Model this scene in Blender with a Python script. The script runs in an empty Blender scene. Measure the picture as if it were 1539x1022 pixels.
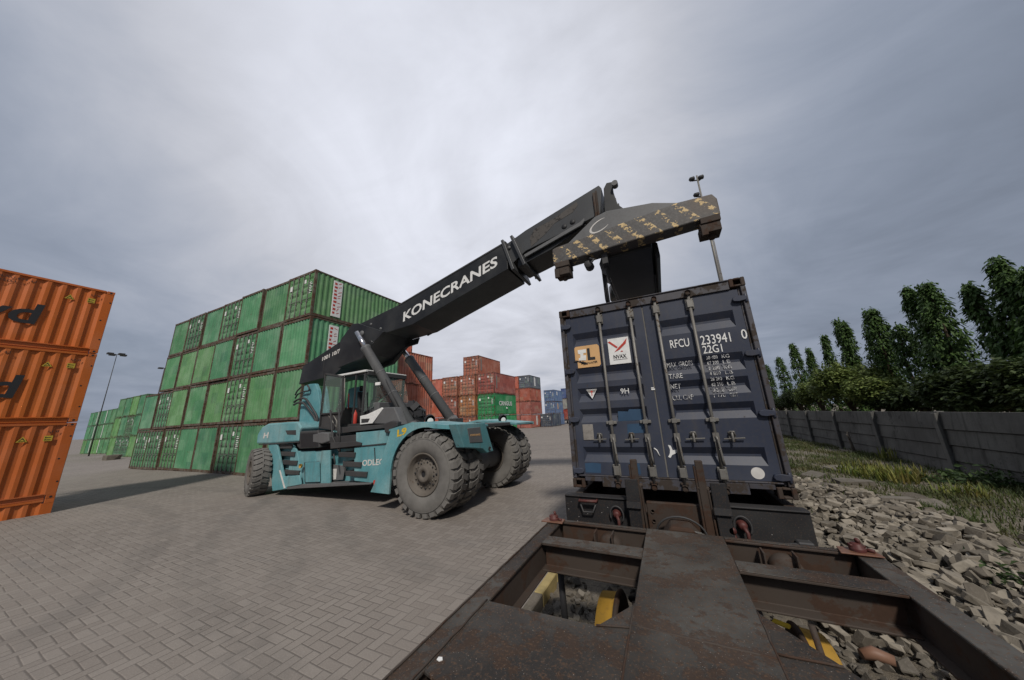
import bpy, bmesh, math, random
from mathutils import Vector, Matrix
random.seed(7)
C = bpy.context.scene
COL = C.collection
PI = math.pi
R = math.radians
# ------------------------------------------------------------ camera
CW_, CH_ = 1539.0, 1022.0
CAM_YAW, CAM_PITCH, CAM_ROLL, CAM_F, CAM_H = R(-25.63), R(14.11), R(-2.52), 457.2, 2.335
def cam_axes():
    cy, sy = math.cos(CAM_YAW), math.sin(CAM_YAW); cp, sp = math.cos(CAM_PITCH), math.sin(CAM_PITCH)
    cr, sr = math.cos(CAM_ROLL), math.sin(CAM_ROLL)
    fw = Vector((sy*cp, cy*cp, sp)); r = Vector((cy, -sy, 0)); u = r.cross(fw)
    return cr*r + sr*u, -sr*r + cr*u, fw
AX_R, AX_U, AX_F = cam_axes()
cam_data = bpy.data.cameras.new('camera'); cam = bpy.data.objects.new('camera', cam_data); COL.objects.link(cam)
cam_data.sensor_width = 36; cam_data.lens = CAM_F/CW_*36; cam_data.clip_start = .05; cam_data.clip_end = 3000
cam.matrix_world = Matrix(((AX_R.x, AX_U.x, -AX_F.x, 0), (AX_R.y, AX_U.y, -AX_F.y, 0), (AX_R.z, AX_U.z, -AX_F.z, CAM_H), (0, 0, 0, 1)))
C.camera = cam
EYE = Vector((0, 0, CAM_H))
# measuring helpers: where the line of sight through a photo pixel meets a plane
def ray(x, y): return AX_F + AX_R*((x-CW_/2)/CAM_F) - AX_U*((y-CH_/2)/CAM_F)
def at_x(x, y, X): d = ray(x, y); return EYE + d*(X/d.x)
def at_y(x, y, Y): d = ray(x, y); return EYE + d*(Y/d.y)
def at_z(x, y, Z): d = ray(x, y); return EYE + d*((Z-CAM_H)/d.z)
# ------------------------------------------------------------ render, light, sky
C.view_settings.view_transform = 'Standard'; C.view_settings.look = 'None'
C.view_settings.exposure = 0.0; C.view_settings.gamma = 1
SUN_TO = Vector((.43, -.88, 1.0)).normalized()
sd = bpy.data.lights.new('sun', 'SUN'); sd.energy = 3.0; sd.angle = R(5.0); sd.color = (1, .94, .86)
so = bpy.data.objects.new('sun', sd); COL.objects.link(so); so.rotation_euler = SUN_TO.to_track_quat('Z', 'Y').to_euler()
so.location = (10, -20, 40)

class NT:
    """small node writer"""
    def __init__(s, tree): s.t = tree; s.n = tree.nodes; s.l = tree.links
    def node(s, kind, **kw):
        n = s.n.new(kind)
        for k, v in kw.items(): setattr(n, k, v)
        return n
    def put(s, sock, v):
        if v is None: return
        if isinstance(v, bpy.types.NodeSocket): s.l.new(v, sock)
        else:
            if sock.type == 'RGBA' and len(v) == 3: v = (*v, 1)
            sock.default_value = v
    def m(s, op, a, b=None, c=None, clamp=False):
        n = s.node('ShaderNodeMath', operation=op, use_clamp=clamp)
        s.put(n.inputs[0], a)
        if b is not None: s.put(n.inputs[1], b)
        if c is not None: s.put(n.inputs[2], c)
        return n.outputs[0]
    def vm(s, op, a, b=None):
        n = s.node('ShaderNodeVectorMath', operation=op); s.put(n.inputs[0], a)
        if b is not None: s.put(n.inputs[1], b)
        return n.outputs['Value'] if op in ('DOT_PRODUCT', 'LENGTH') else n.outputs[0]
    def mix(s, f, a, b, blend='MIX'):
        n = s.node('ShaderNodeMix', data_type='RGBA', blend_type=blend, clamp_factor=True)
        s.put(n.inputs[0], f); s.put(n.inputs[6], a); s.put(n.inputs[7], b); return n.outputs[2]
    def mixf(s, f, a, b):
        n = s.node('ShaderNodeMix', data_type='FLOAT'); s.put(n.inputs[0], f); s.put(n.inputs[2], a); s.put(n.inputs[3], b); return n.outputs[0]
    def noise(s, vec, scale, detail=4, rough=.6, dist=0.0):
        n = s.node('ShaderNodeTexNoise'); s.put(n.inputs['Vector'], vec); n.inputs['Scale'].default_value = scale
        n.inputs['Detail'].default_value = detail; n.inputs['Roughness'].default_value = rough; n.inputs['Distortion'].default_value = dist
        return n.outputs[0]
    def step(s, v, a, b):
        n = s.node('ShaderNodeMapRange', interpolation_type='SMOOTHSTEP'); s.put(n.inputs[0], v)
        s.put(n.inputs[1], a); s.put(n.inputs[2], b); n.inputs[3].default_value = 0; n.inputs[4].default_value = 1; return n.outputs[0]
    def scale(s, vec, sc):
        n = s.node('ShaderNodeMapping'); s.put(n.inputs[0], vec); n.inputs['Scale'].default_value = sc; return n.outputs[0]
    def sep(s, vec): n = s.node('ShaderNodeSeparateXYZ'); s.put(n.inputs[0], vec); return n.outputs
    def comb(s, x, y, z):
        n = s.node('ShaderNodeCombineXYZ')
        for i, v in enumerate((x, y, z)): s.put(n.inputs[i], v)
        return n.outputs[0]

W = bpy.data.worlds.new('World'); C.world = W; W.use_nodes = True
def sky():
    t = NT(W.node_tree); bg = W.node_tree.nodes['Background']
    s = t.node('ShaderNodeTexSky', sky_type='NISHITA'); s.sun_disc = False
    s.sun_elevation = math.asin(SUN_TO.z); s.sun_rotation = math.atan2(SUN_TO.x, SUN_TO.y)
    s.air_density = 1.2; s.dust_density = 2.5; s.ozone_density = 1.0
    d = t.node('ShaderNodeTexCoord').outputs['Generated']
    x, y, z = t.sep(d)
    zz = t.m('ADD', t.m('MAXIMUM', z, 0.0), .16)
    p = t.comb(t.m('DIVIDE', x, zz), t.m('DIVIDE', y, zz), 0.0)          # flat cloud layer seen from below
    n1 = t.noise(t.scale(p, (1.1, 1.0, 1)), .95, 6, .55, .9)
    n2 = t.noise(t.scale(p, (1.0, 2.0, 1)), 2.3, 7, .6, .8)
    n3 = t.noise(t.scale(p, (.5, .7, 1)), .55, 3, .5, .3)
    lobe = ray(690, 215).normalized()
    k = t.m('MAXIMUM', t.vm('DOT_PRODUCT', d, tuple(lobe)), 0.0)
    g = t.m('POWER', k, 4.2)
    k2 = t.m('MAXIMUM', t.vm('DOT_PRODUCT', d, tuple(ray(770, 560).normalized())), 0.0)       # pale haze low behind the arm
    br = t.m('ADD', t.m('MULTIPLY_ADD', g, SKY_G, SKY_B), t.m('MULTIPLY', t.m('POWER', k2, 7.0), .17))
    tex = t.m('ADD', t.m('MULTIPLY', t.m('SUBTRACT', n1, .5), .9), t.m('MULTIPLY', t.m('SUBTRACT', n2, .5), .22))
    br = t.m('MULTIPLY', br, t.m('ADD', 1.0, tex))
    warm = t.step(br, .25, .62)
    ccol = t.mix(warm, (.80, .93, 1.19), (.955, .985, 1.095))
    cl = t.mix(1.0, ccol, t.comb(br, br, br), 'MULTIPLY')
    sk = t.mix(1.0, s.outputs[0], (.075, .075, .075), 'MULTIPLY')
    gap = t.m('MULTIPLY', t.step(n3, .5, .72), t.step(k, .75, .35))       # thin places where blue shows through
    c = t.mix(t.m('MULTIPLY', gap, .6), cl, t.mix(.35, sk, cl))
    t.l.new(c, bg.inputs['Color']); bg.inputs['Strength'].default_value = 1.0
SKY_G, SKY_B = .54, .262
sky()

# ------------------------------------------------------------ objects
ORG = {}
def tag(o, label=None, cat=None, group=None, kind=None):
    if label: o['label'] = label
    if cat: o['category'] = cat
    if group: o['group'] = group
    if kind: o['kind'] = kind
    return o
def thing(name, label, cat, loc=(0, 0, 0), group=None, rotz=0):
    o = bpy.data.objects.new(name, None); COL.objects.link(o); o.empty_display_size = .2
    o.location = loc; o.rotation_euler = (0, 0, rotz); ORG[o.name] = Vector(loc)
    return tag(o, label, cat, group)
_txt = {}
def text_mesh(s, off=0.0):
    key = (s, off)
    if key not in _txt:
        cu = bpy.data.curves.new('t', 'FONT'); cu.body = s; cu.size = 1; cu.offset = off; cu.resolution_u = 3; cu.extrude = .01
        o = bpy.data.objects.new('t', cu); COL.objects.link(o)
        dg = bpy.context.evaluated_depsgraph_get(); me = bpy.data.meshes.new_from_object(o.evaluated_get(dg))
        vs = [tuple(v.co) for v in me.vertices]; fs = [tuple(p.vertices) for p in me.polygons]
        bpy.data.objects.remove(o); bpy.data.curves.remove(cu); bpy.data.meshes.remove(me)
        _txt[key] = (vs, fs)
    return _txt[key]
class MB:
    def __init__(s): s.v = []; s.f = []; s.m = []; s.sm = []
    def add(s, vs, fs, mi=0, smooth=False):
        b = len(s.v); s.v += [Vector(v) for v in vs]
        for f in fs: s.f.append([b+i for i in f]); s.m.append(mi); s.sm.append(smooth)
        return s
    def box(s, x0, x1, y0, y1, z0, z1, mi=0):
        vs = [(x, y, z) for x in (x0, x1) for y in (y0, y1) for z in (z0, z1)]
        return s.add(vs, [(0, 1, 3, 2), (4, 6, 7, 5), (0, 4, 5, 1), (2, 3, 7, 6), (0, 2, 6, 4), (1, 5, 7, 3)], mi)
    def bar(s, p, q, w, h, mi=0, up=(0, 0, 1)):
        p, q = Vector(p), Vector(q); d = (q-p).normalized(); up = Vector(up)
        a = d.cross(up)
        if a.length < 1e-4: a = d.cross(Vector((0, 1, 0)))
        a.normalize(); b = a.cross(d); a *= w/2; b *= h/2
        vs = [e+sa*a+sb*b for e in (p, q) for sa in (-1, 1) for sb in (-1, 1)]
        return s.add(vs, [(0, 1, 3, 2), (4, 6, 7, 5), (0, 4, 5, 1), (2, 3, 7, 6), (0, 2, 6, 4), (1, 5, 7, 3)], mi)
    def tube(s, pts, r, n=10, mi=0, smooth=True, caps=True):
        pts = [Vector(p) for p in pts]; rs = r if isinstance(r, (list, tuple)) else [r]*len(pts)
        vs = []; ref = None
        for i, p in enumerate(pts):
            d = (pts[min(i+1, len(pts)-1)]-pts[max(i-1, 0)]).normalized()
            if ref is None: ref = d.cross(Vector((0, 0, 1))); ref = ref if ref.length > .05 else d.cross(Vector((0, 1, 0)))
            a = (ref - d*ref.dot(d)).normalized(); b = d.cross(a); ref = a
            for k in range(n):
                t = 2*PI*k/n; vs.append(p+rs[i]*(math.cos(t)*a+math.sin(t)*b))
        fs = [(i*n+k, i*n+(k+1) % n, (i+1)*n+(k+1) % n, (i+1)*n+k) for i in range(len(pts)-1) for k in range(n)]
        s.add(vs, fs, mi, smooth)
        if caps:
            b = len(s.v)-len(vs)
            s.f.append([b+k for k in range(n)][::-1]); s.m.append(mi); s.sm.append(False)
            s.f.append([b+(len(pts)-1)*n+k for k in range(n)]); s.m.append(mi); s.sm.append(False)
        return s
    def prism(s, poly, vec, mi=0, smooth=False):
        poly = [Vector(p) for p in poly]; vec = Vector(vec); n = len(poly)
        s.add(poly+[p+vec for p in poly], [tuple(range(n))[::-1], tuple(range(n, 2*n))], mi)
        b = len(s.v)-2*n
        for k in range(n): s.f.append([b+k, b+(k+1) % n, b+n+(k+1) % n, b+n+k]); s.m.append(mi); s.sm.append(smooth)
        return s
    def lathe(s, prof, org, axis, n=32, mi=0, smooth=True, closed=False):
        """prof: (radius, distance along axis)"""
        org = Vector(org); ax = Vector(axis).normalized()
        a = ax.cross(Vector((0, 0, 1))); a = a if a.length > .05 else Vector((1, 0, 0)); a.normalize(); b = ax.cross(a)
        vs = [org+ax*h+r*(math.cos(2*PI*k/n)*a+math.sin(2*PI*k/n)*b) for r, h in prof for k in range(n)]
        L = len(prof); fs = [(i % L*n+k, i % L*n+(k+1) % n, (i+1) % L*n+(k+1) % n, (i+1) % L*n+k) for i in range(L if closed else L-1) for k in range(n)]
        return s.add(vs, fs, mi, smooth)
    def text(s, body, fn, h=1.0, wid=None, align='l', off=0.0, mi=0):
        """lettering: fn(u, v) gives the point; h is the cap height, wid the total width"""
        vs, fs = text_mesh(body, off)
        if not vs: return s
        x0 = min(v[0] for v in vs); x1 = max(v[0] for v in vs); k = h/.73
        kx = wid/(x1-x0) if wid else k
        o = {'l': 0, 'r': -(x1-x0)*kx, 'c': -(x1-x0)*kx/2}[align]
        P = []
        for v in vs: P.append(fn((v[0]-x0)*kx+o, v[1]*k, .003 if v[2] > 0 else -.001))
        return s.add(P, fs, mi)
    def build(s, name, mats, parent=None, loc=None, bevel=0, label=None, color=None, local=False, fix=True):
        if not isinstance(mats, (list, tuple)): mats = [mats]
        org = ORG[parent.name] if parent else (Vector(loc) if loc is not None else Vector((0, 0, 0)))
        if local: org = Vector((0, 0, 0))
        me = bpy.data.meshes.new(name); me.from_pydata([v-org for v in s.v], [], s.f)
        for m in mats: me.materials.append(m)
        me.polygons.foreach_set('material_index', s.m); me.polygons.foreach_set('use_smooth', s.sm)
        if fix:
            bm = bmesh.new(); bm.from_mesh(me); bmesh.ops.recalc_face_normals(bm, faces=bm.faces); bm.to_mesh(me); bm.free()
        o = bpy.data.objects.new(name, me); COL.objects.link(o)
        if parent: o.parent = parent; ORG[o.name] = Vector(org)
        else: o.location = org if loc is not None and not local else (loc or (0, 0, 0)); ORG[o.name] = Vector(loc) if loc is not None else Vector((0, 0, 0))
        if bevel:
            md = o.modifiers.new('edge', 'BEVEL'); md.width = bevel; md.segments = 1 if bevel < .012 else 2; md.limit_method = 'ANGLE'; md.angle_limit = R(40)
        if color: o.color = (*color, 1)
        if label: o['label'] = label
        return o
def kids(o): return [c for c in bpy.data.objects if c.parent == o]

# ------------------------------------------------------------ materials
def new_mat(name):
    m = bpy.data.materials.new(name); m.use_nodes = True; t = NT(m.node_tree); b = m.node_tree.nodes['Principled BSDF']
    return m, t, b
def coords(t, rnd=True):
    v = t.node('ShaderNodeTexCoord').outputs['Object']
    if rnd:
        oi = t.node('ShaderNodeObjectInfo'); r = t.m('MULTIPLY', oi.outputs['Random'], 57.0)
        v = t.vm('ADD', v, t.comb(r, t.m('MULTIPLY', r, 1.7), t.m('MULTIPLY', r, .6)))
    return v
def bump(t, b, h, strength=.3, dist=.01):
    n = t.node('ShaderNodeBump'); n.inputs['Strength'].default_value = strength; n.inputs['Distance'].default_value = dist
    t.put(n.inputs['Height'], h); t.l.new(n.outputs[0], b.inputs['Normal'])
def metal(name, col=None, rust=.45, rscale=2.0, rcol=(.11, .045, .02), dirt=.35, dcol=(.05, .042, .035), rough=.55, streak=.25, var=.25, spec=.35, fine=0.0, bstr=.15, metallic=0.0, rmix=.9, patch=False, fade=None):
    """painted or bare steel: faded tint, vertical dirt streaks, rust breaking through. col None = the object's own paint colour"""
    m, t, b = new_mat(name); v = coords(t)
    base = col if col else t.node('ShaderNodeObjectInfo').outputs['Color']
    if patch:                                                            # rectangles repainted in a slightly different shade
        x, y, z = t.sep(v); wn = t.node('ShaderNodeTexWhiteNoise', noise_dimensions='2D')
        t.put(wn.inputs['Vector'], t.comb(t.m('FLOOR', t.m('DIVIDE', t.m('ADD', x, y), .83)), t.m('FLOOR', t.m('DIVIDE', z, .64)), 0.0)); w_ = wn.outputs[0]
        base = t.mix(t.m('MULTIPLY', t.m('GREATER_THAN', w_, .87), .5), base, t.mix(1.0, base, (.62, .72, .85), 'MULTIPLY')); base = t.mix(t.m('MULTIPLY', t.m('LESS_THAN', w_, .09), .45), base, t.mix(.3, base, (.35, .55, .35)))
    n1 = t.noise(v, .9, 4, .6); n2 = t.noise(t.scale(v, (6, 6, .6)), 1.0, 4, .6); n3 = t.noise(v, rscale, 8, .68); n4 = t.noise(v, 24, 3, .6)
    c = t.mix(t.m('MULTIPLY', t.step(n1, .35, .75), var), base, t.mix(fade if fade is not None else (.5 if not col or max(col) > .12 else .12), base, (.55, .55, .5)))
    c = t.mix(t.m('MULTIPLY', t.step(n1, .62, .3), var*.8), c, t.mix(1.0, base, (.55, .55, .55), 'MULTIPLY'))
    c = t.mix(t.m('MULTIPLY', t.step(n2, .48, .75), streak), c, dcol)
    c = t.mix(t.m('MULTIPLY', t.step(n4, .45, .7), dirt*.5), c, dcol)
    thr = .78-.32*rust
    rm = t.step(t.m('ADD', n3, t.m('MULTIPLY', t.m('SUBTRACT', n4, .5), .22)), thr, thr+.07)
    rc = t.mix(n4, rcol, tuple(x*.5 for x in rcol))
    c = t.mix(t.m('MULTIPLY', rm, rmix), c, rc)
    if fine:
        n5 = t.noise(v, 70, 4, .7); c = t.mix(t.m('MULTIPLY', t.step(n5, .52, .68), fine), c, (.095, .055, .032))
        n6 = t.noise(v, 130, 2, .5); c = t.mix(t.m('MULTIPLY', t.step(n6, .69, .74), fine), c, (.3, .27, .24))
    t.l.new(c, b.inputs['Base Color'])
    t.l.new(t.mixf(rm, rough, .85), b.inputs['Roughness']); b.inputs['Specular IOR Level'].default_value = spec; b.inputs['Metallic'].default_value = metallic
    bump(t, b, t.m('ADD', t.m('MULTIPLY', n4, .5), t.m('MULTIPLY', rm, .5)), bstr, .006)
    return m
def plain(name, col, rough=.6, var=.2, scale=8, metallic=0, spec=.4, bstr=.1):
    m, t, b = new_mat(name); v = coords(t); n = t.noise(v, scale, 5, .6)
    c = t.mix(t.m('MULTIPLY', t.step(n, .35, .7), var), col, tuple(x*.45 for x in col))
    t.l.new(c, b.inputs['Base Color']); b.inputs['Roughness'].default_value = rough; b.inputs['Metallic'].default_value = metallic
    b.inputs['Specular IOR Level'].default_value = spec; bump(t, b, n, bstr, .004); return m
M = {}
M['paint'] = metal('container_paint', None, rust=.34, rscale=2.6, dirt=.25, streak=.36, var=.3, patch=True)
M['frame'] = metal('container_frame_paint', None, rust=.95, rscale=3.5, rcol=(.10, .05, .028), dirt=.6, streak=.5)
M['opaint'] = metal('orange_paint', None, rust=.1, rscale=4, dirt=.15, streak=.1, var=.12)
M['navy'] = metal('navy_paint', (.029, .036, .060), rust=.3, rscale=3.0, rcol=(.06, .035, .025), dirt=.35, dcol=(.07, .062, .055), streak=.3, var=.35, rough=.5, bstr=.1)
M['navyframe'] = metal('navy_frame', (.055, .054, .066), rust=.9, rscale=5, rcol=(.052, .038, .028), dirt=.6, streak=.5, var=.3)
M['hstock'] = metal('black_headstock', (.017, .017, .019), rust=.35, rscale=5, rcol=(.045, .03, .022), dirt=.5, dcol=(.026, .024, .022), rough=.65, streak=.3, var=.25, fine=.35, spec=.2)
M['rusty'] = metal('rusty_steel', (.042, .029, .022), rust=.85, rscale=4, rcol=(.062, .032, .019), dirt=.5, rough=.8, streak=.4)
M['deck'] = metal('wagon_deck_steel', (.030, .026, .023), rust=.86, rscale=5.5, rcol=(.062, .034, .021), dirt=1.0, dcol=(.055, .039, .028), rough=.68, streak=.0, var=.9, fine=.9, spec=.3, bstr=.5, rmix=.6)
M['black'] = metal('black_boom_paint', (.013, .014, .016), rust=.2, rscale=3, rcol=(.04, .03, .022), dirt=.2, dcol=(.035, .033, .031), rough=.42, streak=.12, var=.3, bstr=.06)
M['grey'] = metal('worn_grey_paint', (.115, .117, .12), rust=.3, rscale=4, rcol=(.07, .05, .035), dirt=.35, rough=.5, streak=.2)
M['armgrey'] = metal('worn_arm_grey', (.045, .048, .052), rust=.3, rscale=4, rcol=(.05, .04, .032), dirt=.4, rough=.45, streak=.2)
M['dgrey'] = metal('dark_grey_steel', (.04, .04, .042), rust=.4, rscale=4, rcol=(.07, .045, .03), dirt=.4, rough=.6, streak=.2)
M['teal'] = metal('teal_paint', (.10, .30, .335), rust=.34, rscale=4.5, rcol=(.12, .08, .05), dirt=.5, dcol=(.10, .105, .095), rough=.5, streak=.45, var=.45)
M['galv'] = metal('galvanised_steel', (.175, .168, .155), rust=.55, rscale=6, rcol=(.13, .085, .05), dirt=.5, dcol=(.1, .08, .06), rough=.55, streak=.25, metallic=.35)
M['chrome'] = plain('chrome_rod', (.6, .6, .62), .2, .15, 5, .95)
M['rubber'] = plain('dusty_rubber', (.155, .148, .138), .85, .35, 5, 0, .2, .2)
M['rim'] = metal('dusty_wheel_rim', (.11, .095, .08), rust=.5, rscale=5, rcol=(.1, .06, .035), dirt=.4, rough=.75)
M['white'] = plain('white_paint', (.72, .72, .70), .55, .25, 12)
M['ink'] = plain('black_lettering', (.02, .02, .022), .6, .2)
M['red'] = metal('red_oxide', (.078, .018, .015), rust=.6, rscale=14, rcol=(.07, .035, .025), dirt=.6)
M['bred'] = plain('bright_red', (.45, .045, .03), .5, .2)
M['yellow'] = plain('yellow_paint', (.62, .42, .03), .6, .35, 20)
M['wyellow'] = metal('worn_yellow', (.42, .24, .03), rust=.4, rscale=6, rcol=(.12, .06, .03), dirt=.45, rough=.6)
M['lens'] = plain('lamp_lens', (.8, .8, .78), .15, .1, 4)
M['litter'] = plain('pale_litter', (.6, .58, .55), .7, .3)
M['bluepatch'] = plain('blue_touch_up', (.030, .068, .125), .5, .3, 5)
M['tan'] = plain('tan_sticker', (.60, .36, .16), .55, .15, 6)
M['patch'] = metal('dull_plate', (.22, .20, .18), rust=.5, rscale=8, dirt=.6)
def glass(name, tint, rough=.06):
    m, t, b = new_mat(name)
    b.inputs['Base Color'].default_value = (*tint, 1); b.inputs['Roughness'].default_value = rough
    b.inputs['Transmission Weight'].default_value = .85; b.inputs['IOR'].default_value = 1.08; b.inputs['Specular IOR Level'].default_value = .6
    return m
M['glass'] = glass('tinted_glass', (.45, .56, .52))
def hazard():
    """dark frame paint with the remains of slanting yellow stripes"""
    m, t, b = new_mat('worn_hazard_paint'); v = t.node('ShaderNodeTexCoord').outputs['Object']
    x, y, z = t.sep(v)
    d = t.m('ADD', t.m('MULTIPLY', x, 1.0), t.m('MULTIPLY', z, .75))
    fr = t.m('FRACT', t.m('DIVIDE', d, .29)); stripe = t.m('MULTIPLY', t.step(fr, .16, .22), t.step(fr, .62, .56))
    n = t.noise(t.vm('ADD', t.scale(v, (1, 1, 1.5)), (3, 1, 2)), 10, 8, .68, .3); n2 = t.noise(v, 30, 5, .7); n3 = t.noise(v, 1.5, 3, .5)
    flake = t.step(t.m('ADD', n, t.m('MULTIPLY', t.m('SUBTRACT', n2, .5), .35)), .52, .55)
    mask = t.m('MULTIPLY', stripe, flake)
    base = t.mix(t.step(n2, .4, .7), (.055, .052, .05), (.10, .095, .09)); base = t.mix(t.m('MULTIPLY', t.step(n3, .5, .65), .6), base, (.085, .06, .042))
    c = t.mix(mask, base, (.55, .40, .19))
    t.l.new(c, b.inputs['Base Color']); b.inputs['Roughness'].default_value = .6; bump(t, b, t.m('ADD', mask, n2), .3, .004); return m
M['hazard'] = hazard()
# ------------------------------------------------------------ ground
PAVE_X = -1.95                                   # right edge of the paving, along the track
def gz(x): return 0.0 if x > -25 else (x+25)*.015 # the yard falls away a little to the left for drainage
def paving_mat():
    m, t, b = new_mat('herringbone_paving')
    pos = t.node('ShaderNodeNewGeometry').outputs['Position']
    w = .124
    wob = t.noise(pos, 1.3, 2, .5)
    x, y, z = t.sep(pos)
    u = t.m('DIVIDE', t.m('ADD', x, t.m('MULTIPLY', wob, .05)), w); v = t.m('DIVIDE', t.m('ADD', y, t.m('MULTIPLY', wob, .04)), w)
    i = t.m('FLOOR', u); j = t.m('FLOOR', v); fx = t.m('SUBTRACT', u, i); fy = t.m('SUBTRACT', v, j)
    k = t.m('FLOORED_MODULO', t.m('SUBTRACT', i, j), 4.0)
    def is_(n): return t.m('COMPARE', k, float(n), .1)
    k0, k1, k2, k3 = [is_(n) for n in range(4)]
    big = 9.0
    dl = t.m('MULTIPLY_ADD', k1, big, fx); dr = t.m('MULTIPLY_ADD', k0, big, t.m('SUBTRACT', 1.0, fx))
    db = t.m('MULTIPLY_ADD', k2, big, fy); dt = t.m('MULTIPLY_ADD', k3, big, t.m('SUBTRACT', 1.0, fy))
    d = t.m('MINIMUM', t.m('MINIMUM', dl, dr), t.m('MINIMUM', db, dt))
    bi = t.m('SUBTRACT', i, k1); bj = t.m('SUBTRACT', j, k2)
    wn = t.node('ShaderNodeTexWhiteNoise', noise_dimensions='2D'); t.put(wn.inputs['Vector'], t.comb(bi, bj, 0.0)); rnd = wn.outputs[0]
    big_n = t.noise(pos, .22, 5, .6); mid = t.noise(pos, 1.1, 5, .65); fine = t.noise(pos, 60, 4, .7)
    c = t.mix(t.step(rnd, 0, 1), (.172, .150, .132), (.212, .188, .167))
    c = t.mix(t.m('MULTIPLY', t.step(big_n, .35, .7), .55), c, (.23, .204, .18))
    c = t.mix(t.m('MULTIPLY', t.step(mid, .55, .75), .45), c, (.185, .165, .148))
    c = t.mix(t.m('MULTIPLY', t.step(fine, .4, .8), .35), c, (.36, .33, .30))
    st = t.noise(t.scale(pos, (.5, 2.2, 1)), .8, 5, .6, .4)                     # long grey tyre sweeps
    c = t.mix(t.m('MULTIPLY', t.step(st, .56, .72), .4), c, (.16, .15, .142))
    sp = t.noise(pos, 3.2, 6, .7); c = t.mix(t.m('MULTIPLY', t.step(sp, .66, .74), .7), c, (.075, .068, .06))   # oil spots
    for cx, cy, r_ in ((-3.0, 13.5, 9.2), (-3.4, 13.8, 11.6), (-16, -9, 13.5), (-15.6, -9.3, 16.0)):                              # black arcs left by turning wheels
        dd = t.m('ABSOLUTE', t.m('SUBTRACT', t.vm('LENGTH', t.vm('SUBTRACT', pos, (cx, cy, 0))), r_)); a_ = t.m('MULTIPLY', t.step(dd, .34, .16), t.step(mid, .35, .6)); c = t.mix(t.m('MULTIPLY', a_, .24), c, (.085, .08, .075))
    dist = t.vm('LENGTH', t.vm('SUBTRACT', pos, (0, 0, CAM_H)))
    jn = t.step(d, .07, .02)
    sand = t.noise(pos, .6, 3, .5)
    c = t.mix(t.m('MULTIPLY', jn, t.mixf(t.step(sand, .35, .65), .32, .72)), c, (.075, .065, .057))
    t.l.new(c, b.inputs['Base Color']); b.inputs['Roughness'].default_value = .88; b.inputs['Specular IOR Level'].default_value = .25
    h = t.m('ADD', t.m('MULTIPLY', t.step(d, .02, .12), 1.0), t.m('ADD', t.m('MULTIPLY', rnd, .35), t.m('MULTIPLY', fine, .3)))
    bump(t, b, h, .5, .006)
    return m
def earth_mat():
    m, t, b = new_mat('dry_earth'); pos = t.node('ShaderNodeNewGeometry').outputs['Position']
    n = t.noise(pos, .5, 6, .65); f = t.noise(pos, 14, 5, .7); g = t.noise(pos, 90, 3, .6)
    c = t.mix(t.step(n, .35, .65), (.11, .092, .068), (.17, .145, .11)); c = t.mix(t.step(f, .45, .7), c, (.07, .06, .048)); c = t.mix(t.m('MULTIPLY', t.step(g, .6, .7), .5), c, (.25, .23, .2))
    t.l.new(c, b.inputs['Base Color']); b.inputs['Roughness'].default_value = .95; bump(t, b, t.m('ADD', f, t.m('MULTIPLY', g, .4)), .8, .03); return m
M['pave'] = paving_mat(); M['earth'] = earth_mat()
mb = MB()
mb.add([(PAVE_X, -60, 0), (PAVE_X, 700, 0), (-25, 700, 0), (-25, -60, 0), (-700, 700, gz(-200)), (-700, -60, gz(-200)), (-200, 700, gz(-200)), (-200, -60, gz(-200))],
       [(0, 1, 2, 3), (3, 2, 6, 7), (7, 6, 4, 5)])
tag(mb.build('paved_yard', M['pave'], loc=(0, 0, 0)), kind='structure')
# the trackbed and the waste ground on the right: one uneven sheet
def hill(x, y):
    """height of the waste ground: ballast in the track, a low heap of rubble beside it, a verge up to the wall"""
    z = -.13
    if x > 1.0:
        a = min(1, (x-1.0)/1.2); near = max(0, min(1, (15-y)/6))
        z += a*(.12+.20*near)*math.exp(-((x-3.0)/1.9)**2) + .13*min(1, (x-1)/3)
    z += .035*math.sin(2.3*x+1.1*y)*math.sin(1.7*y-.8*x)
    return z
mb = MB(); xs = [PAVE_X-.02+.25*i for i in range(41)]+[9, 11, 14, 20, 40, 90, 250, 700]; ys = [-60, -20, -6]+[-3+.35*i for i in range(120)]+[42, 48, 60, 80, 120, 250, 700]
nx = len(xs)
mb.add([(x, y, hill(x, y) if -4 < y < 40 and x < 8.3 else (0.0 if x > 2 else -.13)) for y in ys for x in xs],
       [(j*nx+i, j*nx+i+1, (j+1)*nx+i+1, (j+1)*nx+i) for j in range(len(ys)-1) for i in range(nx-1)], 0, True)
tag(mb.build('waste_ground', M['earth'], loc=(0, 0, 0)), kind='structure')

# ------------------------------------------------------------ rubble of broken paving
def stone_mat(name, a, b_):
    m, t, b = new_mat(name); v = coords(t); r = t.node('ShaderNodeObjectInfo').outputs['Random']
    isl = t.node('ShaderNodeNewGeometry').outputs['Random Per Island']
    n = t.noise(v, 5, 5, .65); f = t.noise(v, 45, 4, .7)
    c = t.mix(t.m('FRACT', t.m('ADD', r, t.m('MULTIPLY', isl, 3.7))), a, b_); c = t.mix(t.m('MULTIPLY', t.m('GREATER_THAN', t.m('FRACT', t.m('ADD', t.m('MULTIPLY', r, 7.0), t.m('MULTIPLY', isl, 5.3))), .78), .55), c, (.07, .058, .045)); c = t.mix(t.m('MULTIPLY', t.step(n, .4, .7), .6), c, (.07, .063, .050)); c = t.mix(t.m('MULTIPLY', t.step(f, .5, .75), .5), c, (.22, .20, .17))
    t.l.new(c, b.inputs['Base Color']); b.inputs['Roughness'].default_value = .92; b.inputs['Specular IOR Level'].default_value = .2; bump(t, b, t.m('ADD', n, f), .5, .008); return m
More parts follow.
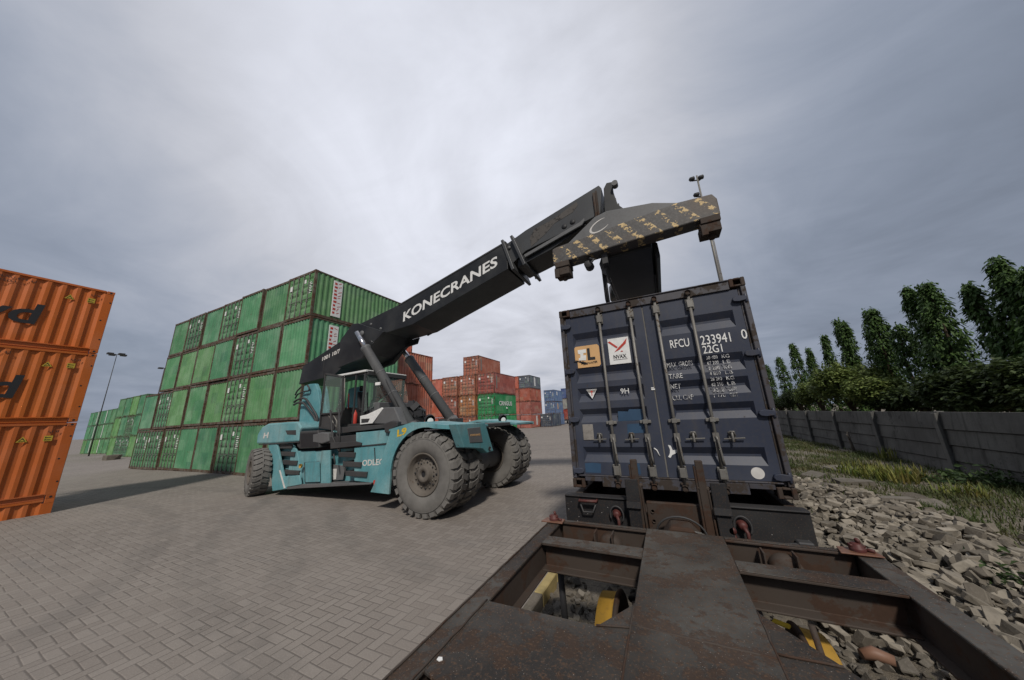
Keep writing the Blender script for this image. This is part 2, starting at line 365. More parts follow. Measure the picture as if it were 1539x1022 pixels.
M['stone'] = stone_mat('broken_concrete', (.12, .104, .083), (.32, .285, .232))
M['ballast'] = stone_mat('ballast_stone', (.085, .075, .062), (.17, .152, .128))
def block_geo(rng, L=.2, Wd=.11, H=.085):
    """a paving block with broken, worn corners"""
    L *= rng.uniform(.6, 1.15); H *= rng.uniform(.7, 1.15); Wd *= rng.uniform(.85, 1.2)
    bm = bmesh.new(); bmesh.ops.create_cube(bm, size=1)
    bmesh.ops.scale(bm, vec=(L, Wd, H), verts=bm.verts)
    for v in bm.verts: v.co += Vector([rng.uniform(-1, 1)*.016 for _ in range(3)])
    if rng.random() < .75:                                            # one or two corners knocked off
        for _ in range(rng.randint(1, 2)):
            n = Vector((rng.choice((-1, 1))*rng.uniform(.4, 1), rng.choice((-1, 1))*rng.uniform(.2, 1), rng.uniform(-.7, .7))).normalized()
            p = n*(.5*(abs(n.x)*L+abs(n.y)*Wd+abs(n.z)*H))*rng.uniform(.5, .8)
            g = bmesh.ops.bisect_plane(bm, geom=bm.verts[:]+bm.edges[:]+bm.faces[:], plane_co=p, plane_no=n, clear_outer=True)
            bmesh.ops.holes_fill(bm, edges=bm.edges[:])
    bmesh.ops.bevel(bm, geom=bm.edges[:], offset=.006, segments=1, affect='EDGES', clamp_overlap=True)
    vs = [v.co.copy() for v in bm.verts]; bm.verts.index_update(); fs = [[v.index for v in f.verts] for f in bm.faces]; bm.free()
    return vs, fs
rng = random.Random(11)
BLOCKS = []
for i in range(16):
    g = block_geo(rng); me = bpy.data.meshes.new('paving_block'); me.from_pydata(g[0], [], g[1]); me.materials.append(M['stone']); BLOCKS.append((me, g))
def rot_rand(rng, tilt): return Matrix.Rotation(rng.uniform(0, 2*PI), 4, 'Z') @ Matrix.Rotation(rng.gauss(0, tilt), 4, 'X') @ Matrix.Rotation(rng.gauss(0, tilt), 4, 'Y')
def heap_edge(y): return 2.6+.2*y if y < 8 else max(2.4, 4.2-.25*(y-8))   # where the heap gives way to grass
spots = []
for i in range(10500):
    y = -.5+ (rng.random()**1.35)*20; x = rng.uniform(1.15, 5.2)
    if x > heap_edge(y)+rng.gauss(0, .25): continue
    if y > 10 and rng.random() < (y-9)*.09: continue
    if y < 4.6 and x < 1.95+rng.gauss(0, .15): continue
    spots.append((x, y))
spots = [s for s in spots if not (s[0] < 1.6 and 3.9 < s[1] < 10.8 and rng.random() < .6)]
big = sorted([(math.hypot(x, y), x, y) for x, y in spots if x/max(y, .1) < 1.9 and not (x < 1.25 and y < 4)])
solo = set(); rub = MB(); nb = 0
for k, (dd, x, y) in enumerate(big):
    me, g = rng.choice(BLOCKS); s = rng.choice((.45, .55, .7, .85, 1.0, 1.1))*rng.uniform(.85, 1.1); lift = rng.choice((.02, .03, .06, .09, .12))*(1 if y < 12 else .5)
    Mx = Matrix.Translation((x, y, hill(x, y)+lift)) @ rot_rand(rng, .38) @ Matrix.Scale(s, 4)
    if nb < 300 and x < .54*y+.05 and y > 2.6 and (x > 2.45 or y < 4.6):
        o = bpy.data.objects.new('paving_block', me); COL.objects.link(o); o.matrix_world = Mx; nb += 1
        tag(o, 'broken grey concrete paving block lying loose in the rubble beside the wagon', 'paving block', 'broken paving blocks in the rubble heap')
    else: rub.add([Mx @ v for v in g[0]], g[1])
tag(rub.build('rubble', M['stone'], loc=(0, 0, 0), fix=False), 'heap of broken grey paving blocks beyond the loose nearest ones', 'rubble', kind='stuff')
# ballast in the track and under the wagons
bal = MB(); small = [block_geo(rng, .07, .055, .05) for _ in range(10)]
for i in range(5200):
    y = rng.uniform(.6, 12); x = rng.uniform(-1.85, 2.2)
    if y > 5 and -1.5 < x < 1.3 and rng.random() < .8: continue
    g = rng.choice(small); s = rng.uniform(.6, 1.5)
    Mx = Matrix.Translation((x, y, hill(x, y)+rng.uniform(0, .03))) @ rot_rand(rng, .6) @ Matrix.Scale(s, 4)
    bal.add([Mx @ v for v in g[0]], g[1])
tag(bal.build('ballast', M['ballast'], loc=(0, 0, 0), fix=False), 'grey crushed stone ballast spread between and beside the rails', 'ballast', kind='stuff')
# flat slabs lying in the grass further off, and two pale pieces on the heap
def slab(px, py, L, Wd, H, rz, tilt, label, mat='stone'):
    p = at_z(px, py, .05); g = block_geo(rng, 1, 1, 1)
    vs = [Vector((v.x*L, v.y*Wd, v.z*H)) for v in g[0]]; Mx = Matrix.Rotation(rz, 4, 'Z') @ Matrix.Rotation(tilt, 4, 'X')
    m = MB(); m.add([Mx @ v + Vector((p.x, p.y, hill(p.x, p.y)+.05)) for v in vs], g[1])
    tag(m.build('concrete_slab', M['ballast'], loc=(p.x, p.y, hill(p.x, p.y))), label, 'slab', 'concrete slabs lying in the grass')
slab(1408, 768, .42, .34, .07, .4, .25, 'pale cracked concrete slab resting on the grass beside the rubble heap')
slab(1352, 772, .75, .2, .12, .1, .0, 'long grey kerb piece with an orange stained end in the grass')
slab(1262, 708, .9, .5, .12, .7, .15, 'grey slab at the grass edge left of the spiky yellow plants')
slab(1285, 735, 1.0, .4, .12, .2, .1, 'flat dark slab in the grass in front of the spiky yellow plants')
slab(1225, 722, .8, .4, .1, 1.0, .15, 'flat grey slab beside the lower right corner of the navy container')
slab(1375, 755, .5, .4, .1, .2, .3, 'dark tilted slab behind the pale cracked slab')
slab(1245, 742, .7, .4, .08, -.5, .1, 'flat pale slab in the grass nearest the black headstock')

# ------------------------------------------------------------ grass
def leaf_mat(name, a, b_, c_=None):
    m, t, b = new_mat(name); isl = t.node('ShaderNodeNewGeometry').outputs['Random Per Island']
    v = t.node('ShaderNodeTexCoord').outputs['Object']; n = t.noise(v, .9, 4, .6)
    c = t.mix(isl, a, b_); c = t.mix(t.m('MULTIPLY', t.step(n, .4, .7), .7), c, c_ or tuple(.6*q for q in a))
    t.l.new(c, b.inputs['Base Color']); b.inputs['Roughness'].default_value = .6; b.inputs['Specular IOR Level'].default_value = .25
    tr = t.node('ShaderNodeBsdfTranslucent'); t.l.new(c, tr.inputs[0]); mx = t.node('ShaderNodeMixShader'); mx.inputs[0].default_value = .25
    t.l.new(b.outputs[0], mx.inputs[1]); t.l.new(tr.outputs[0], mx.inputs[2])
    t.l.new(mx.outputs[0], m.node_tree.nodes['Material Output'].inputs[0]); return m
M['grass'] = leaf_mat('grass_blades', (.045, .070, .018), (.085, .10, .034), (.12, .095, .048))
gr = MB()
def blade(mb, x, y, z, h, w, lean, az, mi=0):
    dx, dy = math.cos(az), math.sin(az); px, py = -dy*w, dx*w
    mb.add([(x-px, y-py, z), (x+px, y+py, z), (x+dx*lean*.4+px*.7, y+dy*lean*.4+py*.7, z+h*.6), (x+dx*lean*.4-px*.7, y+dy*lean*.4-py*.7, z+h*.6), (x+dx*lean, y+dy*lean, z+h)],
           [(0, 1, 2, 3), (3, 2, 4)], mi)
n = 0
while n < 42000:
    y = 1+ (rng.random()**1.4)*34; x = rng.uniform(1.4, 8.0)
    e = heap_edge(y)
    dens = 1 if x > e+.4 else (.5 if x > e else (.05 if y < 10 else .38))
    cl = .5+.5*math.sin(1.9*x+.6*math.sin(1.3*y))*math.sin(1.1*y+.8*x)
    if rng.random() > dens*(.12+.88*cl*cl): continue
    far = min(1, y/14); h = rng.uniform(.04, .14)*(1.2 if x > 6 else 1)*(1.0+.15*far)
    blade(gr, x, y, hill(x, y)-.01, h, .006+.007*far, rng.uniform(.02, .13), rng.uniform(0, 2*PI)); n += 1
tag(gr.build('grass', M['grass'], loc=(0, 0, 0), fix=False), 'rough olive green grass growing between the rubble and the concrete wall', 'grass', kind='stuff')
M['spiky'] = leaf_mat('spiky_leaves', (.08, .125, .025), (.19, .19, .04), (.15, .10, .035))
def spiky(px, py, n, h, spread, label, cat='plant', seed=1):
    p = at_z(px, py, .05); z = hill(p.x, p.y); m = MB(); r2 = random.Random(seed)
    for i in range(n):
        az = r2.uniform(0, 2*PI); rr = spread*math.sqrt(r2.random())
        blade(m, p.x+rr*math.cos(az), p.y+rr*math.sin(az), z-.02, h*r2.uniform(.6, 1.1), .022, r2.uniform(.05, .3), r2.uniform(0, 2*PI))
    tag(m.build('spiky_plant', M['spiky'], loc=(p.x, p.y, z), fix=False), label, cat, 'spiky plants by the wall')
spiky(1318, 715, 300, .45, .95, 'broad clump of spiky yellow green plants at the foot of the wall', seed=2)
spiky(1345, 722, 70, .45, .45, 'smaller spiky clump touching the right of the broad yellow one', seed=3)
spiky(1445, 745, 60, .35, .4, 'thin pale green tuft of spiky leaves below the wall', seed=4)
spiky(1335, 690, 40, .55, .3, 'dark spiky tuft behind the broad yellow clump against the wall', seed=9)
M['ivy'] = leaf_mat('dark_weed_leaves', (.03, .055, .018), (.06, .095, .03))
def weed(px, py, n, h, spread, label, seed):
    p = at_z(px, py, .05); z = hill(p.x, p.y); m = MB(); r2 = random.Random(seed)
    for i in range(n):
        q = Vector((r2.gauss(0, spread*.5), r2.gauss(0, spread*.35), abs(r2.gauss(0, h*.5)))); s = r2.uniform(.04, .09)*(1 if p.y > 7 else .5)
        Mx = Matrix.Translation(Vector((p.x, p.y, z))+q) @ rot_rand(r2, .7)
        m.add([Mx @ Vector(c) for c in ((-s, 0, 0), (0, -s*.6, .01), (s*1.2, 0, -.01), (0, s*.6, .01))], [(0, 1, 2, 3)])
    tag(m.build('leafy_weed', M['ivy'], loc=(p.x, p.y, z), fix=False), label, 'weed', 'leafy weeds by the wall')
weed(1505, 728, 330, .45, .8, 'dark leafy weed bush at the foot of the wall near the photo edge', 5)
weed(1420, 722, 200, .28, .9, 'low dark weeds at the wall foot left of the leafy bush', 6)
weed(1180, 800, 90, .25, .25, 'small green weed growing beside the end of the black headstock', 7)
weed(1532, 928, 80, .25, .2, 'green weed among the paving blocks at the photo edge', 8)

# ------------------------------------------------------------ wall of precast concrete panels
M['wall'] = metal('weathered_concrete', (.105, .102, .096), rust=.62, rscale=1.2, rcol=(.06, .058, .055), dirt=.4, dcol=(.045, .043, .040), rough=.92, streak=.85, var=.5, spec=.15, bstr=.3)
WX = 8.0
wall = thing('concrete_wall', 'long weathered grey wall of precast concrete panels behind the grass', 'wall', (WX, 15, 0))
posts = [4.78+3.53*i for i in range(-2, 18)]
for i, y in enumerate(posts):
    m = MB(); m.box(WX-.09, WX+.09, y-.075, y+.075, -.2, 1.91); m.box(WX-.16, WX-.088, y-.085, y+.085, -.1, 1.86); m.build('post', M['wall'], wall, bevel=.01)
    if i+1 < len(posts):
        m = MB(); y1 = posts[i+1]-.078; cz = [-.1, .38, .86, 1.34, 1.9]
        for a in range(4):
            o = rng.uniform(-.010, .010); z0, z1 = cz[a]+.012, cz[a+1]-.012; dz = rng.uniform(-.012, .012)
            m.prism([(WX-.062+o, y+.078, z0), (WX+.03, y+.078, z0), (WX+.03, y+.078, z1), (WX-.022+o, y+.078, z1)], (0, y1-y-.078, 0))
            m.box(WX-.004, WX+.004, y+.078, y1, cz[a]-.03 if a else cz[a], cz[a]+.03)
        m.build('wall_panel', M['wall'], wall, bevel=.008)
# a stained stump of a post leaning on the wall
p = at_x(1283, 680, 7.6)
m = MB(); m.tube([(7.65, p.y, -.1), (7.6, p.y, .5), (7.62, p.y+.05, .95)], [.07, .055, .04], 8); m.tube([(7.6, p.y, .55), (7.5, p.y-.1, .85)], [.03, .02], 6)
tag(m.build('dead_stump', plain('dead_wood', (.12, .1, .08), .9, .6, 6), loc=(7.6, p.y, 0)), 'thin dead stump standing against the concrete wall', 'stump')

# ------------------------------------------------------------ trees
M['bark'] = plain('bark', (.09, .07, .05), .95, .5, 6, 0, .1, .6)
M['leafA'] = leaf_mat('ashoka_leaves', (.035, .075, .018), (.075, .13, .032), (.040, .068, .018))
M['leafB'] = leaf_mat('round_tree_leaves', (.11, .155, .04), (.19, .225, .065), (.085, .12, .034))
M['leafC'] = leaf_mat('dark_shrub_leaves', (.035, .055, .018), (.065, .09, .028), (.03, .042, .014))
def leaf(m, p, L, w, az, droop, r2):
    dx, dy = math.cos(az), math.sin(az); d = Vector((dx*math.cos(droop), dy*math.cos(droop), -math.sin(droop))); s = Vector((-dy, dx, r2.uniform(-.35, .35)))*w
    m.add([p, p+d*L*.45+s, p+d*L, p+d*L*.45-s], [(0, 1, 2, 3)])
def ashoka(base, tips, r0, label, seed, lmat='leafA', lsize=.27, z0=.6):
    """columnar mast tree: drooping leaf bunches round one to four leaders"""
    r2 = random.Random(seed); root = thing('mast_tree', label, 'tree', base, 'tall mast trees behind the wall'); b = Vector(base)
    tr = MB(); cr = MB()
    for ti, (tip, rr) in enumerate(tips):
        tip = Vector(tip); fork = b+Vector((0, 0, min(2.2, tip.z*.3)))
        tr.tube([b+Vector((0, 0, -.2)), fork, fork.lerp(tip, .5)+Vector((r2.gauss(0, .08), r2.gauss(0, .08), 0)), tip-Vector((0, 0, .25))], [.14, .11, .06, .02], 7)
        H = tip.z-z0; nb_ = int(62*H)
        for k in range(nb_):
            f = r2.random()**.85; ax = b.lerp(tip, 0)  # axis: straight leader bending from the base
            c = Vector((b.x+(tip.x-b.x)*min(1, f*1.15), b.y+(tip.y-b.y)*min(1, f*1.15), z0+H*f))
            prof = (1-f**2.4)**.8*(.75+.25*min(1, f*5))
            az = r2.uniform(0, 2*PI); lump = .80+.42*math.sin(2*az+11*f+seed)*math.sin(17*f+2*az+ti)
            rad = (1.0+.32*max(0, 1-rr))*.94*rr*prof*lump*(.45+.55*math.sqrt(r2.random()))+.06
            p = c+Vector((math.cos(az)*rad, math.sin(az)*rad, r2.gauss(0, .05)))
            for q in range(8):
                leaf(cr, p+Vector((r2.gauss(0, .07), r2.gauss(0, .07), r2.gauss(0, .09))), lsize*r2.uniform(.6, 1.2), lsize*.17, az+r2.gauss(0, .9), r2.uniform(.45, 1.35), r2)
    tr.build('trunk', M['bark'], root); cr.build('crown', M[lmat], root, fix=False)
TX = 13.0
def tree_at(tips_px, base_px, r0, label, seed, X=TX, lsize=.27):
    tips = []
    ys = []
    for (px, py, rr) in tips_px: p = at_x(px, py, X); tips.append((p, rr)); ys.append(p.y)
    by = sum(ys)/len(ys)+.25
    ashoka((X, by, 0), [((X+.2*math.sin(i*2.1+seed), p.y, p.z), rr) for i, (p, rr) in enumerate(tips)], r0, label, seed, lsize=lsize)
tree_at([(1486, 392, .9), (1462, 426, .5), (1512, 412, .8)], (1512, 590), 1.2, 'tallest dark mast tree at the right, its crown full of ragged tips', 21)
tree_at([(1541, 404, .9)], (1560, 590), 1.0, 'mast tree cut by the right photo edge, merging with the tallest one', 22)
tree_at([(1399, 424, .85), (1362, 433, .55), (1380, 432, .6)], (1440, 590), 1.1, 'broad mast tree with a three pronged top, standing alone against the sky', 23)
tree_at([(1315, 464, .7), (1298, 468, .65)], (1352, 590), 1.0, 'mast tree with two close tips left of the three pronged one', 24)
tree_at([(1350, 487, .75)], (1378, 590), .9, 'shorter mast tree with a single pointed tip beside the two tipped one', 25)
tree_at([(1254, 482, .55), (1265, 484, .5)], (1292, 590), .9, 'slim twin topped mast tree rising behind the round pale green tree', 26)
tree_at([(1233, 505, .5)], (1252, 590), .8, 'narrow mast tree spire just left of the slim twin topped one', 27)
tree_at([(1213, 524, .45)], (1240, 590), .8, 'small leaning mast tree between two spires, lowest of the three', 28)
tree_at([(1192, 517, .6)], (1212, 600), .8, 'mast tree spire rising over the pale tree\'s left end', 29)
tree_at([(1173, 537, .7)], (1190, 600), .8, 'stubby mast tree nearest the navy container\'s right edge but one', 30)
tree_at([(1152, 549, .7)], (1166, 600), .8, 'mast tree half hidden by the navy container\'s right edge', 31)
def round_tree(c, rx, ry, rz_, label, seed, mat='leafB', n=900, lsize=.17, cat='tree', name='round_tree', group='round trees and shrubs behind the wall'):
    r2 = random.Random(seed); c = Vector(c); root = thing(name, label, cat, (c.x, c.y, 0), group)
    tr = MB(); tr.tube([(c.x, c.y, -.2), (c.x+.05, c.y, c.z*.45), (c.x, c.y+.1, c.z)], [.16, .12, .05], 8)
    cr = MB(); lobes = []
    for k in range(9):
        az = r2.uniform(0, 2*PI); el = r2.uniform(-.3, 1.2); d = Vector((math.cos(az)*math.cos(el)*rx, math.sin(az)*math.cos(el)*ry, math.sin(el)*rz_))*.62
        lobes.append((c+d, r2.uniform(.38, .6))); tr.tube([(c.x+.03, c.y, c.z*.5), tuple(c+d*.5), tuple(c+d)], [.06, .035, .012], 5)
    lobes.append((c, .62))
    for k in range(n):
        lc, lr = r2.choice(lobes); u = Vector((r2.gauss(0, 1), r2.gauss(0, 1), r2.gauss(0, 1))).normalized()*(.55+.45*r2.random())
        p = lc+Vector((u.x*rx*lr, u.y*ry*lr, u.z*rz_*lr)); az = math.atan2(u.y, u.x)
        for q in range(8): leaf(cr, p+Vector((r2.gauss(0, .1), r2.gauss(0, .1), r2.gauss(0, .08))), lsize*r2.uniform(.6, 1.3), lsize*.36, az+r2.gauss(0, 1.3), r2.uniform(-.5, 1.1), r2)
    tr.build('trunk', M['bark'], root); cr.build('crown', M[mat], root, fix=False)
def rt(px, py, X, rx, ry, rz_, label, seed, **k): p = at_x(px, py, X); round_tree((X, p.y, p.z), rx, ry, rz_, label, seed, **k)
rt(1272, 583, 11.2, 1.9, 2.6, 1.75, 'round pale green tree in front of the slim mast trees', 41, n=2300)
rt(1308, 586, 11.0, 1.3, 1.7, 1.3, 'smaller pale green tree at the right of the round one', 42, n=1100)
rt(1232, 595, 11.6, 1.3, 2.4, 1.2, 'pale green bush left of the round tree above the wall', 43, n=900)
rt(1480, 590, 11.0, 1.5, 1.7, 1.0, 'wide dark flat topped tree under the tallest mast tree', 44, mat='leafC', n=1300)
rt(1525, 590, 10.6, 1.4, 1.6, 1.1, 'dark flat topped tree at the photo edge behind the wall', 45, mat='leafC', n=1100)
rt(1425, 600, 11.3, 1.0, 1.5, .7, 'dark shrub under the three pronged mast tree', 46, mat='leafC', n=900, name='shrub', cat='shrub')
rt(1385, 600, 11.5, 1.0, 1.6, .7, 'dark shrub left of the three pronged tree\'s shrub', 47, mat='leafC', n=800, name='shrub', cat='shrub')
rt(1340, 604, 11.4, 1.0, 1.4, .5, 'low dark shrub right of the pale green trees', 48, mat='leafC', n=700, name='shrub', cat='shrub')
rt(1200, 600, 12.2, 1.2, 3.0, 1.2, 'dark shrub under the left mast tree spires', 49, mat='leafC', n=900, name='shrub', cat='shrub')
rt(1172, 608, 12.0, 1.2, 4.0, 1.0, 'dark shrub beside the navy container\'s right edge', 50, mat='leafC', n=700, name='shrub', cat='shrub')
for k, (px, py) in enumerate(((1345, 575), (1458, 600))):
    p = at_x(px, py, 10.4)
# street lamp and wires between the trees at the right
p = at_x(1484, 517, 17.5)
root = thing('street_lamp', 'thin grey street lamp leaning between the trees at the right', 'street lamp', (17.5, p.y, 0))
m = MB(); m.tube([(17.5, p.y, -.2), (17.5, p.y, p.z)], [.07, .045], 8); m.build('pole', M['dgrey'], root)
m = MB(); m.box(17.35, 17.6, p.y-.5, p.y+.05, p.z-.02, p.z+.1); m.build('lamp_head', M['dgrey'], root, bevel=.02)
p0 = at_x(1445, 545, 17.5); m = MB()
for dz in (0, -.35): m.tube([(17.5, p0.y+14, p0.z+dz), (17.5, p0.y, p0.z+dz-.15), (17.5, p0.y-14, p0.z+dz+.1)], .015, 5)
m.tube([(17.5, p0.y+8, p0.z-.2), (17.5, p0.y-.5, p0.z+.6), (17.5, p0.y-3.0, p0.z+2.2)], .012, 5)
tag(m.build('overhead_wire', M['ink'], loc=(17.5, p0.y, 0)), 'thin dark overhead wires crossing the gap between two mast trees', 'wire')
# ------------------------------------------------------------ shipping containers
CWD, CHT, CLN = 2.438, 2.591, 6.058
def corr(m, p0, du, dv, n_out, L, H, pitch=.278, depth=.036, mi=0):
    """trapezoid corrugated sheet: runs along du for L, up dv for H; waves along n_out"""
    p0, du, dv, n_out = Vector(p0), Vector(du), Vector(dv), Vector(n_out)
    k = max(1, round(L/pitch)); p = L/k; us = []
    for i in range(k): us += [(i*p, 0), (i*p+p*.26, 0), (i*p+p*.5, -depth), (i*p+p*.76, -depth)]
    us.append((L, 0)); n = len(us)
    vs = [p0+du*u+n_out*d+dv*h for h in (0, H) for u, d in us]
    m.add(vs, [(i, i+1, n+i+1, n+i) for i in range(n-1)], mi)
def castings(m, mi=0):
    for sx in (-1, 1):
        for y0 in (-CLN/2-.004, CLN/2-.174):
            for z0 in (0, CHT-.118):
                x0, x1 = sorted((sx*(CWD/2+.003), sx*(CWD/2-.16))); m.box(x0, x1, y0, y0+.178, z0, z0+.118, mi)
def frame_mb():
    m = MB(); w, l = CWD/2, CLN/2; castings(m)
    for sx in (-1, 1):
        x0, x1 = sorted((sx*w, sx*(w-.085)))
        m.box(x0, x1, -l+.002, -l+.125, .118, CHT-.118); m.box(x0, x1, l-.125, l-.002, .118, CHT-.118)
        x0, x1 = sorted((sx*(w-.002), sx*(w-.07))); m.box(x0, x1, -l+.174, l-.174, CHT-.075, CHT-.008)
        m.box(x0, x1, -l+.174, l-.174, .01, .16)
    for y0 in (-l+.004, l-.104):
        m.box(-w+.16, w-.16, y0, y0+.1, CHT-.13, CHT-.01); m.box(-w+.16, w-.16, y0, y0+.1, .01, .14)
    m.box(-w+.07, w-.07, -l+.1, l-.1, .1, .15)
    return m
def side_mb(s):
    m = MB(); x = s*(CWD/2-.012)
    corr(m, (x, -CLN/2+.12, .155), (0, 1, 0), (0, 0, 1), (s, 0, 0), CLN-.24, CHT-.225); return m
def roof_mb():
    m = MB(); corr(m, (-CWD/2+.07, -CLN/2+.1, CHT-.03), (0, 1, 0), (1, 0, 0), (0, 0, 1), CLN-.2, CWD-.14, .3, .02); return m
def end_mb():
    m = MB(); corr(m, (-CWD/2+.085, CLN/2-.02, .13), (1, 0, 0), (0, 0, 1), (0, 1, 0), CWD-.17, CHT-.26, .25, .04); return m
DOOR_BANDS = [(2.19, 1.97), (1.65, 1.43), (1.35, 1.15), (1.05, .86), (.53, .33)]
def door_leaf(m, u0, u1, ua, ub, v0, v1, y, bands, depth=.042, mi=0, thick=.03):
    """one door: flat sheet with horizontal pressed recesses; outward is -y. u, v in container coordinates"""
    def q(a, b, c, d): m.add([a, b, c, d], [(0, 1, 2, 3)], mi)
    vs = sorted(bands); z = v0
    for vb, va in sorted([(min(b), max(b)) for b in vs]):
        q((u0, y, z), (u1, y, z), (u1, y, vb), (u0, y, vb))
        q((u0, y, vb), (ua, y, vb), (ua, y, va), (u0, y, va)); q((ub, y, vb), (u1, y, vb), (u1, y, va), (ub, y, va))
        h = va-vb; i0, i1 = vb+h*.46, va-h*.40; e = .035; yi = y+depth
        A = [(ua, y, vb), (ub, y, vb), (ub, y, va), (ua, y, va)]; B = [(ua+e, yi, i0), (ub-e, yi, i0), (ub-e, yi, i1), (ua+e, yi, i1)]
        for k in range(4): q(A[k], A[(k+1) % 4], B[(k+1) % 4], B[k])
        q(*B); z = va
    q((u0, y, z), (u1, y, z), (u1, y, v1), (u0, y, v1))
    for a, b in (((u0, v0), (u1, v0)), ((u1, v0), (u1, v1)), ((u1, v1), (u0, v1)), ((u0, v1), (u0, v0))):
        q((a[0], y, a[1]), (b[0], y, b[1]), (b[0], y+thick, b[1]), (a[0], y+thick, a[1]))
def std_door(side):
    m = MB(); o = CWD/2
    u0, u1 = (.09, 1.21) if side < 0 else (1.228, 2.348)
    door_leaf(m, u0, u1, u0+.09, u1-.09, .15, 2.45, 0, [(2.25, 2.0), (1.85, 1.6), (1.45, 1.2), (1.05, .8), (.62, .36)], .04)
    m.v = [Vector((v.x-o, -(CLN/2-.03)+v.y, v.z)) for v in m.v]; return m
def std_bars(side):
    res = []
    for u in ((.50, .98) if side < 0 else (1.46, 1.94)):
        m = MB(); x = u-CWD/2; y = -(CLN/2-.03)-.035
        m.tube([(x, y, .08), (x, y, 2.52)], .02, 6)
        for z in (.2, .85, 1.5, 2.38): m.box(x-.05, x+.05, y-.02, y+.03, z-.05, z+.05)
        m.bar((x+.02, y-.015, .98), (x+.36, y-.015, 1.0), .02, .035); res.append(m)
    return res
def placard(side):
    m = MB(); y = -(CLN/2-.03)-.012
    u0, u1, z0, z1 = (.2, .44, 1.86, 2.0) if side < 0 else (1.5, 1.66, 1.86, 2.18)
    if side < 0: m.box(u0-CWD/2, u1-CWD/2, y, y+.008, z0-.1, z1+.05)
    else: m.box(u0-CWD/2, u1-CWD/2, y, y+.008, z0+.1, z1)
    if side == 9:
        for k in range(7): m.box(1.99-CWD/2, (2.24 if k % 2 else 2.16)-CWD/2, y, y+.006, 1.9-k*.1, 1.94-k*.1)
    return m
M['oyellow'] = plain('faded_yellow_label', (.50, .36, .04), .6, .35, 20)
def marking():
    m = MB(); y = -(CLN/2-.03)-.012
    for k in range(7): m.box(1.99-CWD/2, (2.24 if k % 2 else 2.16)-CWD/2, y, y+.006, 1.9-k*.1, 1.94-k*.1)
    return m
TPL = {}
def tpl(name, mb, mat, smooth=False):
    me = bpy.data.meshes.new(name); me.from_pydata(mb.v, [], mb.f); me.materials.append(mat)
    bm = bmesh.new(); bm.from_mesh(me)
    bmesh.ops.recalc_face_normals(bm, faces=bm.faces); bm.to_mesh(me); bm.free(); TPL.setdefault(name, []).append(me)
tpl('frame', frame_mb(), M['frame']); tpl('side_wall', side_mb(1), M['paint']); tpl('side_wall', side_mb(-1), M['paint'])
tpl('roof', roof_mb(), M['paint']); tpl('end_wall', end_mb(), M['paint'])
for s in (-1, 1):
    tpl('door', std_door(s), M['paint'])
BAR_ME = []
for s in (-1, 1):
    for i, b in enumerate(std_bars(s)):
        me = bpy.data.meshes.new('locking_bar'); me.from_pydata(b.v, [], b.f); me.materials.append(M['galv']); BAR_ME.append((s, me))
PL_ME = []
for s in (-1, 1):
    b = placard(s); me = bpy.data.meshes.new('placard'); me.from_pydata(b.v, [], b.f); me.materials.append(M['white']); PL_ME.append((s, me))
b = marking(); MARK_ME = bpy.data.meshes.new('marking'); MARK_ME.from_pydata(b.v, [], b.f); MARK_ME.materials.append(M['white'])
def container(x1, y0, z0, col, label, group, doors_front=True, s=1.0, name='shipping_container', detail=2, fcol=None, rz=0):
    """x1: right side, y0: near end, z0: underside, s: overall size"""
    c = Vector((x1-CWD*s/2, y0+CLN*s/2, z0))
    root = thing(name, label, 'container', c, group, rotz=rz+(0 if doors_front else PI)); root.scale = (s, s, s)
    j = [rng.uniform(.88, 1.12)]*3; col4 = (*[min(1, a*b) for a, b in zip(col, j)], 1)
    def put(me, nm, par, color=True):
        o = bpy.data.objects.new(nm, me); COL.objects.link(o); o.parent = par
        if color: o.color = col4
        return o
    for nm in ('frame', 'side_wall', 'roof', 'end_wall'):
        for me in TPL[nm]:
            o = put(me, nm, root)
            if nm == 'frame' and fcol: o.color = (*fcol, 1)
    for s_, me in zip((-1, 1), TPL['door']):
        d = put(me, 'door', root)
        if detail > 1 and doors_front:
            for q, bm_ in BAR_ME:
                if q == s_: put(bm_, 'locking_bar', d, False)
            if s_ > 0: put(MARK_ME, 'marking', d, False)
            for q, pm in PL_ME:
                if q == s_: put(pm, 'placard', d, False)
    return root
ORD = ['first', 'second', 'third', 'fourth', 'fifth', 'sixth', 'seventh', 'eighth']
